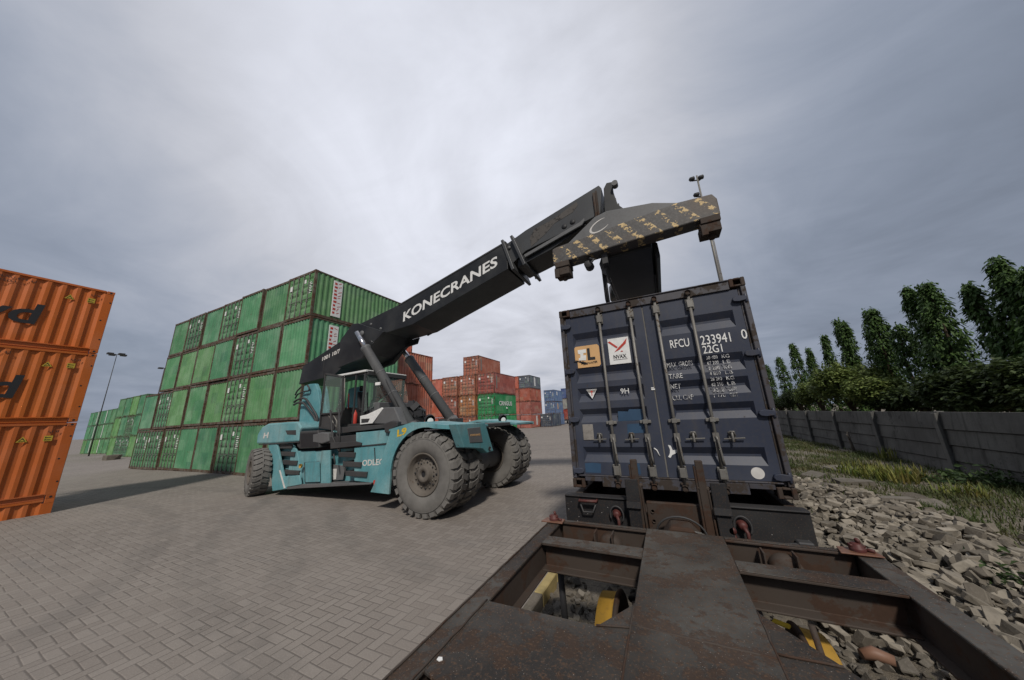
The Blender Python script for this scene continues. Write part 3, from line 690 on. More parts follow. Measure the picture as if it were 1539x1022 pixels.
# --- the tall green block left of the loader: 8 columns, ends towards us
GX, GY, PIT, GH = -15.706, 8.879, 2.493, 2.624
GREEN = (.085, .245, .105)
rows = {3: '.pdpdppd', 2: '.ppppdpp', 1: 'pdpppdpp', 0: 'dddppdpp'}
rname = {3: 'top', 2: 'second', 1: 'third', 0: 'bottom'}
for lv in (0, 1, 2, 3):
    for k, ch in enumerate(rows[lv]):
        if ch == '.': continue
        right = GX-PIT*(7-k); r = rng.random()
        col = tuple(a*b for a, b in zip(GREEN, rng.choice(((1, 1, 1), (.88, .94, .94), (1.15, 1.06, .95), (.9, 1.0, 1.15), (1.35, 1.12, 1.0), (.78, .85, .86), (1.0, 1.1, 1.2)))))
        if lv == 1 and k == 0: col = (.085, .24, .13)
        n = k if lv < 2 else k-1
        root = container(right+rng.uniform(-.02, .02), GY+rng.uniform(-.06, .06), GH*lv+(gz(right) if right < -25 else 0), col,
                  f"rusty green container, {'lock-bar door end' if ch == 'd' else 'ribbed blank end'} facing us, {ORD[n]} from left in {rname[lv]} row", 'green containers in the tall block left of the loader',
                  doors_front=(ch == 'd'), fcol=(.10, .075, .05), rz=R(rng.uniform(-.35, .35)))
        if k == 7 and lv in (2, 3):                                          # white lettering strip with red script on the side
            c = root.location; m = MB(); X = GX+.004; y0 = GY+1.05; zz = GH*lv
            m.box(X-.05, X, y0, y0+.52, zz+.25, zz+2.35, 0); q = random.Random(lv)
            for a in range(9):
                z = zz+.4+a*.215
                m.box(X, X+.004, y0+.05, y0+.05+q.uniform(.1, .2), z, z+.12, 1); m.bar((X+.003, y0+.28, z+q.uniform(-.03, .1)), (X+.003, y0+.28+q.uniform(.1, .22), z+q.uniform(.0, .18)), .03, .006, 1, (1, 0, 0))
            pl = m; pl.v = [Matrix.Rotation(-root.rotation_euler.z, 4, 'Z') @ (v-c) for v in pl.v]
            pl.build('lettering_strip', [M['white'], M['bred']], root, local=True, fix=False)
# --- red containers standing behind the green block
RED = (.40, .11, .06)
for lv in range(3): container(-18.1, 15.05, GH*lv, RED, f"plain red container right behind the green block, {['lowest', 'middle', 'highest'][lv]} of the pile with three", 'red containers behind the green block', doors_front=False)
for lv in range(4): container(-20.6, 15.05, GH*lv, tuple(a*b for a, b in zip(RED, (1.1, .9, .9))), f"red container in the four high pile beside the green block, {['lowest', 'second', 'third', 'top'][lv]} one", 'red containers behind the green block', doors_front=False)
# --- the brown and green group behind the front wheels
BX, BY, BP = -18.55, 33.0, 2.78
BRN = (.33, .115, .07)
gcols = [[(.02, .24, .075), (.02, .24, .075), (.33, .09, .07)], [BRN, (.40, .16, .06), BRN, (.34, .115, .07)], [BRN, (.28, .085, .055), BRN], [(.44, .10, .06), (.44, .11, .06), (.44, .10, .06)]]
names = ['front right', 'second from right', 'third from right', 'left']
for k in range(4):
    for lv, col in enumerate(gcols[k]):
        cn = 'bright green' if col[1] > .1 else ('orange red' if k == 3 else 'brown red')
        lab = f"{cn} container behind the loader's front wheels, {names[k]} pile, {['bottom', 'second', 'third', 'top'][lv]} one"
        r = container(BX-BP*k, BY+(.9 if k == 1 and lv == 3 else 0)+(.5 if k == 3 else 0), GH*lv, col, lab, 'brown and green containers behind the loader', doors_front=(k != 3))
        if k == 0 and lv < 2:
            m = MB(); X = CWD/2+.006; zz = 0
            m.text('CRNGUS' if lv else 'CRNGUS', lambda u, v, w_: Vector((X+w_, -1.9+u, 1.15+v)), .55, 3.6, off=.02)
            m.tube([(X, .1, .85), (X, .25, .75)], .09, 6); m.build('lettering', M['white'], r, local=True, fix=False)
        if k == 0 and lv == 2 or k == 1 and lv == 3:
            m = MB(); X = CWD/2+.004; m.box(X-.03, X, -2.45, -2.2, .6, 2.2); m.build('lettering_strip', M['patch'], r, local=True)
# --- third group, further right
CX, CY = -24.0, 57.5
cg = [[((.36, .11, .08), 0), ((.34, .10, .075), 0), ((.34, .09, .055), 0), ((.085, .10, .13), 1)], [((.30, .09, .08), 0), ((.42, .12, .085), 0), ((.38, .10, .07), 0), ((.42, .10, .06), 0)]]
cname = [['brick red', 'salmon', 'dark red', 'slate blue'], ['maroon', 'pale red', 'red', 'bright red']]
for k in range(2):
    for lv in range(4):
        col, d = cg[k][lv]
        r = container(CX-2.55*k, CY, GH*lv, col, f"{cname[k][lv]} container, level {['one', 'two', 'three', 'four'][lv]} of the {['right', 'left'][k]} pile in the four high far group", 'four high far containers', doors_front=bool(d), detail=2 if d else 1)
        if k == 0 and lv in (0, 3):
            m = MB(); X = CWD/2+.004; m.box(X-.03, X, -.6, .1, .5, 2.3); m.v = [Matrix.Rotation(-r.rotation_euler.z, 4, 'Z') @ v for v in m.v]; m.build('lettering_strip', M['white'], r, local=True)
BLU = (.10, .17, .32)
container(-20.9, 60.5, 0, (.04, .055, .085), 'dark slate container showing its barred door end at the foot of the blue pile', 'blue containers far away', True)
for lv, col in enumerate(((.09, .14, .25), (.10, .155, .28), BLU)):
    r = container(-22.0 if lv else -21.9, 66.5, GH*lv, col, f"blue container in the three high far pile, {['lowest', 'middle', 'highest'][lv]}", 'blue containers far away', True)
    m = MB(); X = CWD/2+.004; m.box(X-.03, X, -1.2, -.6, 1.4 if lv == 2 else .9, 2.2 if lv else 2.1); m.build('lettering_strip', M['white'] if lv != 1 else M['tan'], r, local=True)
for lv, col in enumerate(((.30, .035, .02), (.26, .25, .23), (.05, .085, .22))):
    container(-20.9, 76, 1.05+GH*lv if lv == 0 else 1.05+GH*lv*.98, col, ['red container on the distant flat wagon beside the navy one', 'pale grey container above the distant red one', 'royal blue container topping the distant wagon pile'][lv], 'containers on the distant train', False, s=.98)
container(-18.6, 79, 1.05+GH, (.42, .36, .12), 'cream yellow container at the right of the distant pale grey one', 'containers on the distant train', False)
container(-18.6, 79, 1.05+GH*2, (.40, .36, .16), 'cream container beside the distant royal blue one', 'containers on the distant train', False)
container(-18.6, 79, 1.05, (.12, .10, .085), 'drab brown container beside the distant red one', 'containers on the distant train', False)
tr = thing('distant_wagon', 'dark flat wagon carrying the distant red container', 'wagon', (-21, 79, 0))
m = MB(); m.box(-23.2, -18.5, 75.5, 88, .75, 1.04); m.build('bed', M['dgrey'], tr)
for y in (76.6, 78.6, 80.6):
    for x in (-22.4, -20.6, -19.2): m = MB(); m.lathe([(.05, -.06), (.42, -.06), (.42, .06), (.05, .06)], (x, y, .42), (1, 0, 0), 16); m.build('wheel', M['dgrey'], tr)
# --- far green stacks on the left
def far_stack(x_right, y, n, lv, cols, word, group, doors=()):
    for k in range(n):
        for l in range(lv):
            xr = x_right-2.5*(n-1-k); col = tuple(a*b for a, b in zip(GREEN, rng.choice(((1, 1, 1), (.8, .95, 1.05), (1.3, 1.1, .8), (.7, .9, 1)))))
            yield k, l, container(xr, y, gz(xr-1.2)+GH*l, col, f"{'door-end' if (k, l) in doors else 'blank'} green container of the {word} low stack, {ORD[k]} column, {['bottom', 'middle', 'top'][l]} row", group, doors_front=(k, l) in doors, detail=2 if (k, l) in doors else 1)
for _ in far_stack(-60.6, 15.2, 4, 3, 0, 'nearer left', 'nearer low green stack', doors=((1, 0), (2, 0), (2, 1))): pass
for k, l, r in far_stack(-84.5, 19.2, 8, 3, 0, 'farthest left', 'farthest low green stack'):
    if k in (2, 4):
        m = MB(); m.box(1.05, 1.26, CLN/2, CLN/2+.03, .2, 2.45); m.build('lettering_strip', M['white'], r, local=True)
# a lump of concrete lying before the nearer low stack
p = at_z(168, 690, gz(-52)); g = block_geo(rng, 1.5, 1.0, .7); m = MB(); m.add([v*1.0+Vector((p.x, p.y, gz(p.x)+.25)) for v in g[0]], g[1])
tag(m.build('concrete_lump', M['stone'], loc=(p.x, p.y, gz(p.x))), 'rough concrete lump on the paving before the nearer low green stack', 'lump')
# --- orange containers at the left edge
OX, OY, OS, OZ = -19.93*.90, 3.406*.90, .90, .436
ORA = (.46, .108, .014)
def orange(lv):
    z0 = OZ+2.624*OS*lv; OC = [(.42, .10, .016), (.46, .112, .014), (.50, .115, .013)][lv]
    root = thing('shipping_container', ['orange container resting on the low orange base, lowest of the full ones', 'orange container in the middle of the left stack, black letter d showing', 'topmost orange container at the left edge with black lettering'][lv], 'container', (OX-1.2*OS, OY-3.03*OS, z0), 'orange containers at the left edge')
    s = OS; H = CHT*s; L = CLN*s; Wd = CWD*s
    m = MB()
    for x0, x1 in ((OX-.1, OX), (OX-Wd, OX-Wd+.1)):
        for y0, y1 in ((OY-.22, OY), (OY-L, OY-L+.2)):
            m = MB(); m.box(x0, x1, y0, y1, z0+.116, z0+H-.116); m.build('corner_post', M['opaint'], root, color=OC, bevel=.01)
    m = MB(); m.box(OX-.06, OX-.002, OY-L+.2, OY-.2, z0+H-.07, z0+H-.005); m.box(OX-.07, OX-.03, OY-L+.2, OY-.2, z0+.005, z0+.03); m.box(OX-.07, OX-.002, OY-L+.2, OY-.2, z0+.135, z0+.165); m.box(OX-.08, OX-.05, OY-L+.2, OY-.2, z0-.034, z0+.135)
    m.box(OX-Wd+.1, OX-.1, OY-.1, OY-.01, z0+H-.12, z0+H-.005); m.box(OX-Wd+.1, OX-.1, OY-.1, OY-.01, z0+.005, z0+.15); m.build('rail', M['opaint'], root, color=OC)
    m = MB(); corr(m, (OX-.012, OY-L+.2, z0+.165), (0, 1, 0), (0, 0, 1), (1, 0, 0), L-.42, H-.235, .29, .045); m.build('side_wall', M['opaint'], root, color=OC, fix=False)
    m = MB(); corr(m, (OX-Wd+.1, OY-.03, z0+.15), (1, 0, 0), (0, 0, 1), (0, 1, 0), Wd-.2, H-.27, .25, .04); m.build('end_wall', M['opaint'], root, color=OC, fix=False)
    m = MB(); m.box(OX-Wd+.02, OX-.06, OY-L+.02, OY-.02, z0+H-.03, z0+H-.012); m.build('roof', M['opaint'], root, color=OC)
    for y in (OY-.178, OY-L):
        for z in (z0, z0+H-.115):
            for x in (OX-.16, OX-Wd): m = MB(); m.box(x, x+.163, y, y+.18, z, z+.115); c = m.build('corner_casting', M['opaint'], root, color=tuple(a*.92 for a in OC), bevel=.008); 
            m = MB(); m.lathe([(.0, 0), (.032, 0)], (OX+.005, y+.09, z+.057), (1, 0, 0), 12); m.build('casting_hole', M['ink'], c, fix=False)
    X = OX+.004
    def onside(u, v, w_): return Vector((X+w_, u, v))
    d1, d0 = [((57.5, 457), (47, 486)), ((36.5, 548+15), (14, 596)), (None, None)][2-lv] if lv else (None, None)
    if d1:
        a = at_x(*(58, 456) if lv == 2 else (24, 562), X); b = at_x(*(47, 486) if lv == 2 else (13.5, 597), X)
        hgt = abs(a.z-b.z); m = MB(); m.text('Hapag-Lloyd', lambda u, v, w_: onside(b.y+.06+u+v*.12, b.z+v, w_), hgt*1.0, hgt*8.4, 'r', .02); m.build('lettering', M['ink'], root, fix=False)
    tz = z0+H-.62*OS; dy = OY-1.02*OS; k = .62
    m = MB(); m.prism([(X, dy-.16*k, tz), (X, dy+.16*k, tz), (X, dy, tz+.27*k)], (.006, 0, 0), 0); m.prism([(X+.006, dy-.10*k, tz+.03*k), (X+.006, dy+.10*k, tz+.03*k), (X+.006, dy, tz+.20*k)], (.003, 0, 0), 1); m.prism([(X+.009, dy-.07*k, tz+.05*k), (X+.009, dy+.07*k, tz+.05*k), (X+.009, dy, tz+.13*k)], (.003, 0, 0), 0)
    m.build('warning_label', [M['oyellow'], M['ink']], root)
    m = MB(); y = OY-.52*OS; m.box(X, X+.006, y-.08, y+.08, tz, tz+.165, 0)
    for a in (.03, .10): m.box(X+.006, X+.009, y-.055, y+.05, tz+a, tz+a+.018, 1); m.box(X+.006, X+.009, y-.06, y-.045, tz+a-.01, tz+a+.035, 1)
    m.build('height_label', [M['oyellow'], M['ink']], root)
    m = MB(); m.text('HLXU 873 42', lambda u, v, w_: onside(OY-2.3+u, z0+H-.24+v, w_), .07, .7); m.text('22G1', lambda u, v, w_: onside(OY-2.25+u, z0+H-.36+v, w_), .07, .3)
    m.text('U 8', lambda u, v, w_: onside(OY-.5+u, z0+H-.30+v, w_), .07, .2); m.build('marking', M['ink'], root, fix=False)
    m = MB(); m.box(X, X+.005, OY-2.45, OY-2.32, z0+H-.62, z0+H-.42); m.build('data_plate', M['litter'], root)
    for k in range(3): m = MB(); z = z0+.5+.7*k; m.lathe([(0, 0), (.025, 0)], (OX+.003, OY-.05-.1*(k % 2), z), (1, 0, 0), 8); m.build('bolt_hole', M['ink'], root, fix=False)
for lv in (0, 1, 2): orange(lv)
root = thing('flat_rack', 'low orange base under the orange containers, only its top edge off the ground', 'flat rack', (OX-1.2, OY-3, 0), 'orange base')
s = OS; L = CLN*s
m = MB(); corr(m, (OX-.014, OY-L+.2, 0), (0, 1, 0), (0, 0, 1), (1, 0, 0), L-.42, .37, .29, .045); m.build('side_wall', M['opaint'], root, color=ORA, fix=False)
m = MB(); m.box(OX-.1, OX, OY-.22, OY, 0, .315); m.box(OX-2.2, OX-.1, OY-.1, OY-.01, 0, .4); m.build('corner_post', M['opaint'], root, color=ORA)
m = MB(); m.box(OX-.06, OX, OY-L+.2, OY-.2, .37, .43); m.build('rail', M['opaint'], root, color=ORA)
m = MB(); m.box(OX-.16, OX+.003, OY-.178, OY+.002, .315, .431); m.build('corner_casting', M['opaint'], root, color=ORA, bevel=.008)
# --- floodlight masts in the yard and the thin pole behind the navy container
def mast(base, top, r, label, heads, mat='dgrey'):
    b, t_ = Vector(base), Vector(top); root = thing('light_mast', label, 'light mast', base)
    m = MB(); m.tube([b, b.lerp(t_, .5), t_], [r*1.5, r, r*.6], 10); m.build('pole', M[mat], root)
    for k in range(heads):
        a = 2*PI*k/heads+.4; m = MB(); d = Vector((math.cos(a), math.sin(a), 0)); m.bar(t_, t_+d*.55, .06, .06); q = t_+d*.85
        m.box(q.x-.34, q.x+.34, q.y-.34, q.y+.34, q.z-.14, q.z+.14); m.build('floodlight', M['dgrey'], root, bevel=.04)
b = Vector((-82, 16, gz(-82))); t_ = at_y(90+405/4.644, 500+150/4.644, 16); mast(b, (b.x, 16, t_.z), .06, 'tall grey floodlight mast rising left of the green block', 4)
t_ = at_y(247.5, 553, 24); mast((t_.x, 24, gz(t_.x)), (t_.x, 24, t_.z), .11, 'slim floodlight mast half hidden behind the green block', 2)
t0 = at_y(1047, 264, 15); root = thing('light_mast', 'thin pale pole with clustered lamps rising behind the navy container', 'light mast', (t0.x+.02, 15, 0))
m = MB(); m.tube([(t0.x, 15, 0), (t0.x, 15, 8.5), (t0.x, 15, t0.z)], [.075, .06, .035], 10); m.tube([(t0.x+.085, 15, 0), (t0.x+.085, 15, 9.6)], .02, 6); m.build('pole', M['galv'], root)
for dx, dz, r_ in ((-.24, -.1, .10), (.12, -.16, .10), (-.2, -1.0, .10)):
    m = MB(); q = Vector((t0.x+dx, 15, t0.z+dz)); m.tube([(t0.x, 15, t0.z+dz-.15), (q.x, 15, q.z-.1)], .03, 6); m.lathe([(.02, -.12), (r_, -.05), (r_, .12), (.02, .14)], q, (.8, -.5, -.35), 12); m.build('lamp', M['dgrey'], root)
m = MB(); q = at_y(1067, 352, 15); m.bar((q.x-.25, 15, q.z), (q.x+.15, 15, q.z+.02), .05, .05); m.build('bracket', M['galv'], root)
# ------------------------------------------------------------ the navy container on the second wagon
NX, NY, NZ = -1.309, 4.522, 1.344                 # its lower left front corner
nav = thing('shipping_container', 'worn navy container with white code, standing on the wagon under the lifting arm', 'container', (NX+CWD/2, NY+CLN/2, NZ))
def nq(u, v, w_=0): return Vector((NX+u, NY+w_, NZ+v))   # u across, v up, w_ inwards
def nbox(m, u0, u1, v0, v1, w0, w1, mi=0): return m.box(NX+u0, NX+u1, NY+w0, NY+w1, NZ+v0, NZ+v1, mi)
for s in (-1, 1):
    u0, u1 = (0, .055) if s < 0 else (CWD-.055, CWD)
    m = MB(); nbox(m, u0, u1, .118, CHT-.118, 0, .15); u2, u3 = (.055, .085) if s < 0 else (CWD-.085, CWD-.055); nbox(m, u2, u3, .118, CHT-.118, .035, .12); m.build('corner_post', M['navyframe'], nav, bevel=.006)
m = MB(); nbox(m, .165, CWD-.165, CHT-.135, CHT-.004, .004, .1); nbox(m, .165, CWD-.165, CHT-.02, CHT-.002, -.012, .02); m.build('header', M['navyframe'], nav, bevel=.006)
m = MB(); nbox(m, .17, .40, .085, .145, .0, .1); nbox(m, .40, 2.03, .02, .145, 0, .1); nbox(m, 2.03, CWD-.17, .085, .145, 0, .1); nbox(m, .09, CWD-.09, .145, .165, -.005, .08); m.build('sill', M['navyframe'], nav, bevel=.006)
def casting(u0, v0, w0):
    m = MB(); u1, v1, w1 = u0+.17, v0+.118, w0+.178; t = .028
    cu, cv = (u0+u1)/2, (v0+v1)/2; a, b = .038, .032                  # front plate with its slot
    nbox(m, u0, cu-a, v0, v1, w0, w0+t); nbox(m, cu+a, u1, v0, v1, w0, w0+t); nbox(m, cu-a, cu+a, v0, cv-b, w0, w0+t); nbox(m, cu-a, cu+a, cv+b, v1, w0, w0+t)
    nbox(m, u0, u1, v1-t, v1, w0+t, w1); nbox(m, u0, u1, v0, v0+t, w0+t, w1); nbox(m, u0, u0+t, v0+t, v1-t, w0+t, w1); nbox(m, u1-t, u1, v0+t, v1-t, w0+t, w1); nbox(m, u0+t, u1-t, v0+t, v1-t, w0+.1, w1)
    m.build('corner_casting', M['rusty'], nav, bevel=.008)
for u0 in (-.006, CWD-.164):
    for v0 in (-.004, CHT-.114):
        for w0 in (-.006, CLN-.172): casting(u0, v0, w0)
for s in (-1, 1):
    m = MB(); x = NX+CWD/2+s*(CWD/2-.012); corr(m, (x, NY+.15, NZ+.155), (0, 1, 0), (0, 0, 1), (s, 0, 0), CLN-.3, CHT-.225); m.build('side_wall', M['navy'], nav, fix=False)
    m = MB(); x0, x1 = sorted((NX+CWD/2+s*CWD/2-.002*s, NX+CWD/2+s*(CWD/2-.06))); m.box(x0, x1, NY+.178, NY+CLN-.178, NZ+CHT-.07, NZ+CHT-.006); m.box(x0, x1, NY+.178, NY+CLN-.178, NZ+.01, NZ+.155); m.build('rail', M['navyframe'], nav)
m = MB(); m.box(NX+.06, NX+CWD-.06, NY+.1, NY+CLN-.05, NZ+CHT-.04, NZ+CHT-.015); m.build('roof', M['navy'], nav)
m = MB(); m.box(NX+.06, NX+CWD-.06, NY+.1, NY+CLN-.05, NZ+.1, NZ+.14); m.build('floor', M['dgrey'], nav)
m = MB(); m.box(NX+.06, NX+CWD-.06, NY+CLN-.06, NY+CLN-.02, NZ+.14, NZ+CHT-.1); m.build('end_wall', M['navy'], nav)
doors = []
for k, (u0, u1, ua, ub) in enumerate(((.088, 1.205, .175, 1.085), (1.225, 2.35, 1.395, 2.255))):
    m = MB(); door_leaf(m, u0, u1, ua, ub, .168, 2.452, .028, DOOR_BANDS, .05, 0, .04)
    m.v = [nq(v.x, v.z, v.y) for v in m.v]; doors.append(m.build('door', M['navy'], nav))
LD, RD = doors
m = MB(); nbox(m, 1.2055, 1.2245, .17, 2.45, .036, .06); m.build('gasket', M['rubber'], LD)
for k, u in enumerate((.61, 1.045, 1.385, 1.80)):
    par = LD if k < 2 else RD; y = -.022
    m = MB(); m.tube([nq(u, .05, y), nq(u, 2.50, y)], .0185, 12); m.build('locking_bar', M['galv'], par)
    for v in (2.35, .235):                                            # keeper plates
        m = MB(); nbox(m, u-.048, u+.048, v-.075, v+.075, -.012, .028); nbox(m, u-.034, u+.034, v-.055, v+.055, -.048, -.012)
        for q in (-.055, .055):
            for a in (-.04, .04): m.lathe([(0, 0), (.008, 0), (.008, .006)], nq(u+a, v+q, -.013), (0, -1, 0), 6)
        m.build('keeper_plate', M['galv'], par, bevel=.005)
    m = MB(); nbox(m, u-.07, u+.07, .83, .87, -.006, .028); nbox(m, u-.03, u+.03, .822, .878, -.045, -.006); m.build('bar_bracket', M['galv'], par, bevel=.005)
    for v, d in ((2.50, 1), (.06, -1)):
        m = MB(); nbox(m, u-.03, u+.03, v-.03, v+.035, -.045, .004); m.lathe([(.034, -.012), (.034, .014)], nq(u, v, -.05), (0, 1, 0), 12); nbox(m, u-.045, u+.045, v-.05*d-.012, v-.05*d+.012, -.03, .004); m.build('cam', M['rusty'], par, bevel=.004)
    h = -.40 if k % 2 else -.34; hu = (.43, .85, 1.57, 1.97)[k]; sgn = 1 if hu > u else -1
    m = MB(); m.tube([nq(u, .66, -.045), nq(u+.012, .62, -.052), nq(u+.025, .40, -.05), nq(u+.03, .33, -.04)], [.014, .014, .012, .015], 8)   # handle hanging along the bar
    m.bar(nq(u-.005, .64, -.03), nq(u-.005, .36, -.02), .03, .01, 0, (0, 1, 0)); nbox(m, u-.03, u+.035, .60, .70, -.04, -.02); m.build('handle', M['galv'], par)
    m = MB(); nbox(m, hu-.035, hu+.035, .60, .705, .012, .028); m.tube([nq(hu-.03, .67, .0), nq(hu-.02, .71, -.02), nq(hu+.02, .71, -.02), nq(hu+.03, .66, .0)], .011, 7); m.tube([nq(hu, .70, -.01), nq(hu, .59, -.022)], .014, 8); m.bar(nq(hu-.09, .625, -.004), nq(hu+.12 if sgn > 0 else hu+.09, .635, -.008), .014, .014); m.build('handle_hub', M['galv'], par, bevel=.003)
for par, u, su in ((LD, .07, 1), (RD, 2.366, -1)):
    for v in (2.31, 1.61, .905, .215):
        m = MB(); out = [(-.055, 0), (-.045, .028), (.03, .04), (.085, .03), (.10, 0), (.085, -.028), (.03, -.038), (-.045, -.028)]
        m.prism([nq(u+su*a, v+b, -.020) for a, b in out], (0, .055, 0)); m.tube([nq(u-su*.045, v-.055, -.004), nq(u-su*.045, v+.055, -.004)], .016, 8); m.build('hinge', M['navy'], par, bevel=.006)
def mark(name, mat, par, fn, label=None):
    m = MB(); fn(m); return m.build(name, mat, par, fix=False, label=label)
def worn_white():
    m, t, b = new_mat('worn_white_lettering'); v = coords(t); n = t.noise(v, 38, 5, .7); c = t.mix(t.step(n, .42, .6), (.62, .62, .60), (.10, .10, .12)); t.l.new(c, b.inputs['Base Color']); b.inputs['Roughness'].default_value = .65; return m
M['wornwhite'] = worn_white()
DW = .0235                                                              # just proud of the door sheet
def letter(par, s, u, v, h, wid=None, al='l', off=.006, slope=0, w0=DW, mat='white'):
    m = MB(); m.text(s, lambda a, b, w_: nq(u+a, v+b+slope*a, w0-w_), h, wid, al, off); m.build('lettering', M[mat], par, fix=False)
letter(RD, 'RFCU', 1.49, 1.79, .115, .225); letter(RD, '233941', 1.845, 1.785, .125, .325); letter(RD, '0', 2.285, 1.80, .125, .058); letter(RD, '22G1', 1.85, 1.67, .105, .21)
for s, v, wd in (('MAX. GROSS', 1.535, .30), ('TARE', 1.385, .16), ('NET', 1.25, .12), ('CU. CAP', 1.105, .24)): letter(RD, s, 1.41, v, .066, wd, off=.004, w0=.0225, mat='wornwhite')
for k, (a, b) in enumerate((('30 480', 'KG'), ('67 200', 'LB'), ('2 200', 'KG'), ('4 850', 'LB'), ('28 280', 'KG'), ('62 350', 'LB'), ('33.2', 'CU.M'), ('1 170', 'CU.FT'))):
    v = 1.59-.068*k; letter(RD, a, 1.87, v, .044, .12, off=.0, mat='wornwhite'); letter(RD, b, 2.035, v, .044, .08, off=.0, mat='wornwhite')
letter(LD, '9H', .78, 1.235, .075, .11, off=0, mat='white')
# stickers, on thin carrier sheets that bridge the pressed recess
m = MB(); m.prism([nq(a, b, .0265) for a, b in ((.215, 1.655), (.53, 1.655), (.555, 1.68), (.555, 1.955), (.53, 1.985), (.205, 1.985), (.185, 1.96), (.185, 1.78), (.215, 1.745))], (0, -.006, 0), 0)
m.prism([nq(a, b, .0195) for a, b in ((.235, 1.93), (.36, 1.93), (.36, 1.875), (.315, 1.875), (.315, 1.84), (.355, 1.84), (.345, 1.76), (.31, 1.765), (.24, 1.77), (.24, 1.80), (.265, 1.81), (.27, 1.86), (.235, 1.875))], (0, -.003, 0), 1)
m.prism([nq(a, b, .0185) for a, b in ((.375, 1.94), (.415, 1.94), (.415, 1.80), (.485, 1.80), (.485, 1.76), (.375, 1.76))], (0, -.003, 0), 2)
for (a, b, c, d) in ((.20, 1.77, .30, 1.72), (.25, 1.76, .33, 1.70), (.29, 1.75, .36, 1.70), (.16, 1.765, .22, 1.755), (.27, 1.715, .35, 1.725)): m.bar(nq(a, b, .0185), nq(c, d, .0185), .004, .016, 2, (0, 0, 1))
m.text('NATWATER', lambda a, b, w_: nq(.30+a, 1.69+b+.1*a, .019-w_), .03, .21, 'l', .01, 2); m.build('company_sticker', [M['tan'], M['white'], M['ink']], LD, fix=False)
m = MB(); m.prism([nq(a, b, .0265) for a, b in ((.685, 1.655), (.975, 1.655), (.975, 2.035), (.685, 2.035))], (0, -.006, 0), 0)
for poly in ([(.69, 1.985), (.715, 2.0), (.82, 1.90), (.80, 1.885)], [(.955, 2.015), (.935, 1.94), (.84, 1.86), (.765, 1.83), (.82, 1.885), (.90, 1.955)], [(.845, 1.825), (.87, 1.845), (.885, 1.825)]): m.prism([nq(a, b, .0195) for a, b in poly], (0, -.003, 0), 1)
m.text('NVAX', lambda a, b, w_: nq(.745+a, 1.735+b, .0195-w_), .055, .175, 'l', .02, 2); m.box(NX+.74, NX+.93, NY+.017, NY+.0195, NZ+1.715, NZ+1.719, 2); m.build('company_sticker', [M['white'], M['bred'], M['ink']], LD, fix=False, label='white sticker with a red crossed emblem')
m = MB(); m.prism([nq(.305, 1.325, .0265), nq(.455, 1.325, .0265), nq(.38, 1.19, .0265)], (0, -.008, 0), 0); m.prism([nq(.312, 1.32, .0182), nq(.448, 1.32, .0182), nq(.425, 1.282, .0182), nq(.335, 1.282, .0182)], (0, -.003, 0), 2)
m.box(NX+.375, NX+.386, NY+.015, NY+.018, NZ+1.235, NZ+1.31, 1); m.box(NX+.358, NX+.402, NY+.0145, NY+.0175, NZ+1.285, NZ+1.297, 1); m.build('warning_sticker', [M['white'], M['bred'], M['patch']], LD, fix=False)
m = MB(); m.lathe([(0, 0), (.063, 0)], nq(2.14, .25, .0245), (0, -1, 0), 28); m.build('round_sticker', M['litter'], RD, fix=False)
m = MB(); nbox(m, .195, .345, .62, .835, .018, .0275); m.build('data_plate', M['patch'], LD, bevel=.01)
for poly in ([(.70, .865), (1.02, .87), (1.03, 1.015), (.86, 1.02), (.84, .99), (.71, 1.0)], [(.80, .70), (1.04, .71), (1.05, .83), (.81, .825)], [(.76, .19), (.90, .19), (.90, .325), (.77, .32)], [(.18, .19), (.39, .19), (.40, .31), (.30, .32), (.18, .31)]):
    m = MB(); m.prism([nq(a, b, .0275) for a, b in poly], (0, -.0013, 0)); m.build('touch_up_paint', M['bluepatch'], LD, fix=False)
m = MB(); nbox(m, 1.175, 1.22, 1.255, 1.275, .02, .026); nbox(m, 1.175, 1.21, 1.28, 1.292, .02, .026)
for poly in ([(1.27, .555), (1.30, .545), (1.315, .49), (1.36, .50), (1.355, .46), (1.30, .435), (1.275, .40), (1.25, .41), (1.275, .45), (1.285, .50)],): m.prism([nq(a, b, .026) for a, b in poly], (0, -.004, 0))
m.build('paint_mark', M['white'], RD, fix=False)
m = MB(); m.tube([nq(1.10, .515, .023), nq(1.13, .49, .023), nq(1.155, .42, .023)], .008, 5); m.build('paint_mark', M['white'], LD)

# ------------------------------------------------------------ the wagon under it
FY = 4.15
w2 = thing('flat_wagon', 'black flat wagon carrying the navy container, its end full of brackets and red handles', 'wagon', (-.05, 8, 0), 'flat wagons')
for x0, x1 in ((-1.33, -.42), (.33, 1.10)):
    m = MB(); m.prism([(x0, FY, .80), (x0, FY+.16, .80), (x0, FY+.16, 1.325), (x0, FY+.02, 1.335), (x0, FY-.02, 1.33), (x0, FY-.02, 1.312), (x0, FY, 1.308)], (x1-x0, 0, 0)); m.build('headstock', M['hstock'], w2, bevel=.008)
m = MB(); m.box(-1.2, 1.0, FY+.17, 11.5, .95, 1.15); m.box(-1.3, -1.2, FY+.16, 16, .85, 1.27); m.box(1.0, 1.10, FY+.16, 16, .85, 1.27); m.box(-.3, .25, FY+.1, 16, .7, .98); m.build('underframe', M['rusty'], w2)
m = MB(); m.box(-.36, .28, FY-.012, FY+.05, .82, 1.315)                      # coupler pocket plate
for a, b in ((-.30, 1.22), (.22, 1.22), (-.30, 1.12), (.22, 1.12), (-.30, .98), (.22, .98)): m.lathe([(0, .0), (.022, 0), (.022, .014)], (a, FY-.012, b), (0, -1, 0), 6)
m.build('coupler_plate', M['rusty'], w2, bevel=.008)
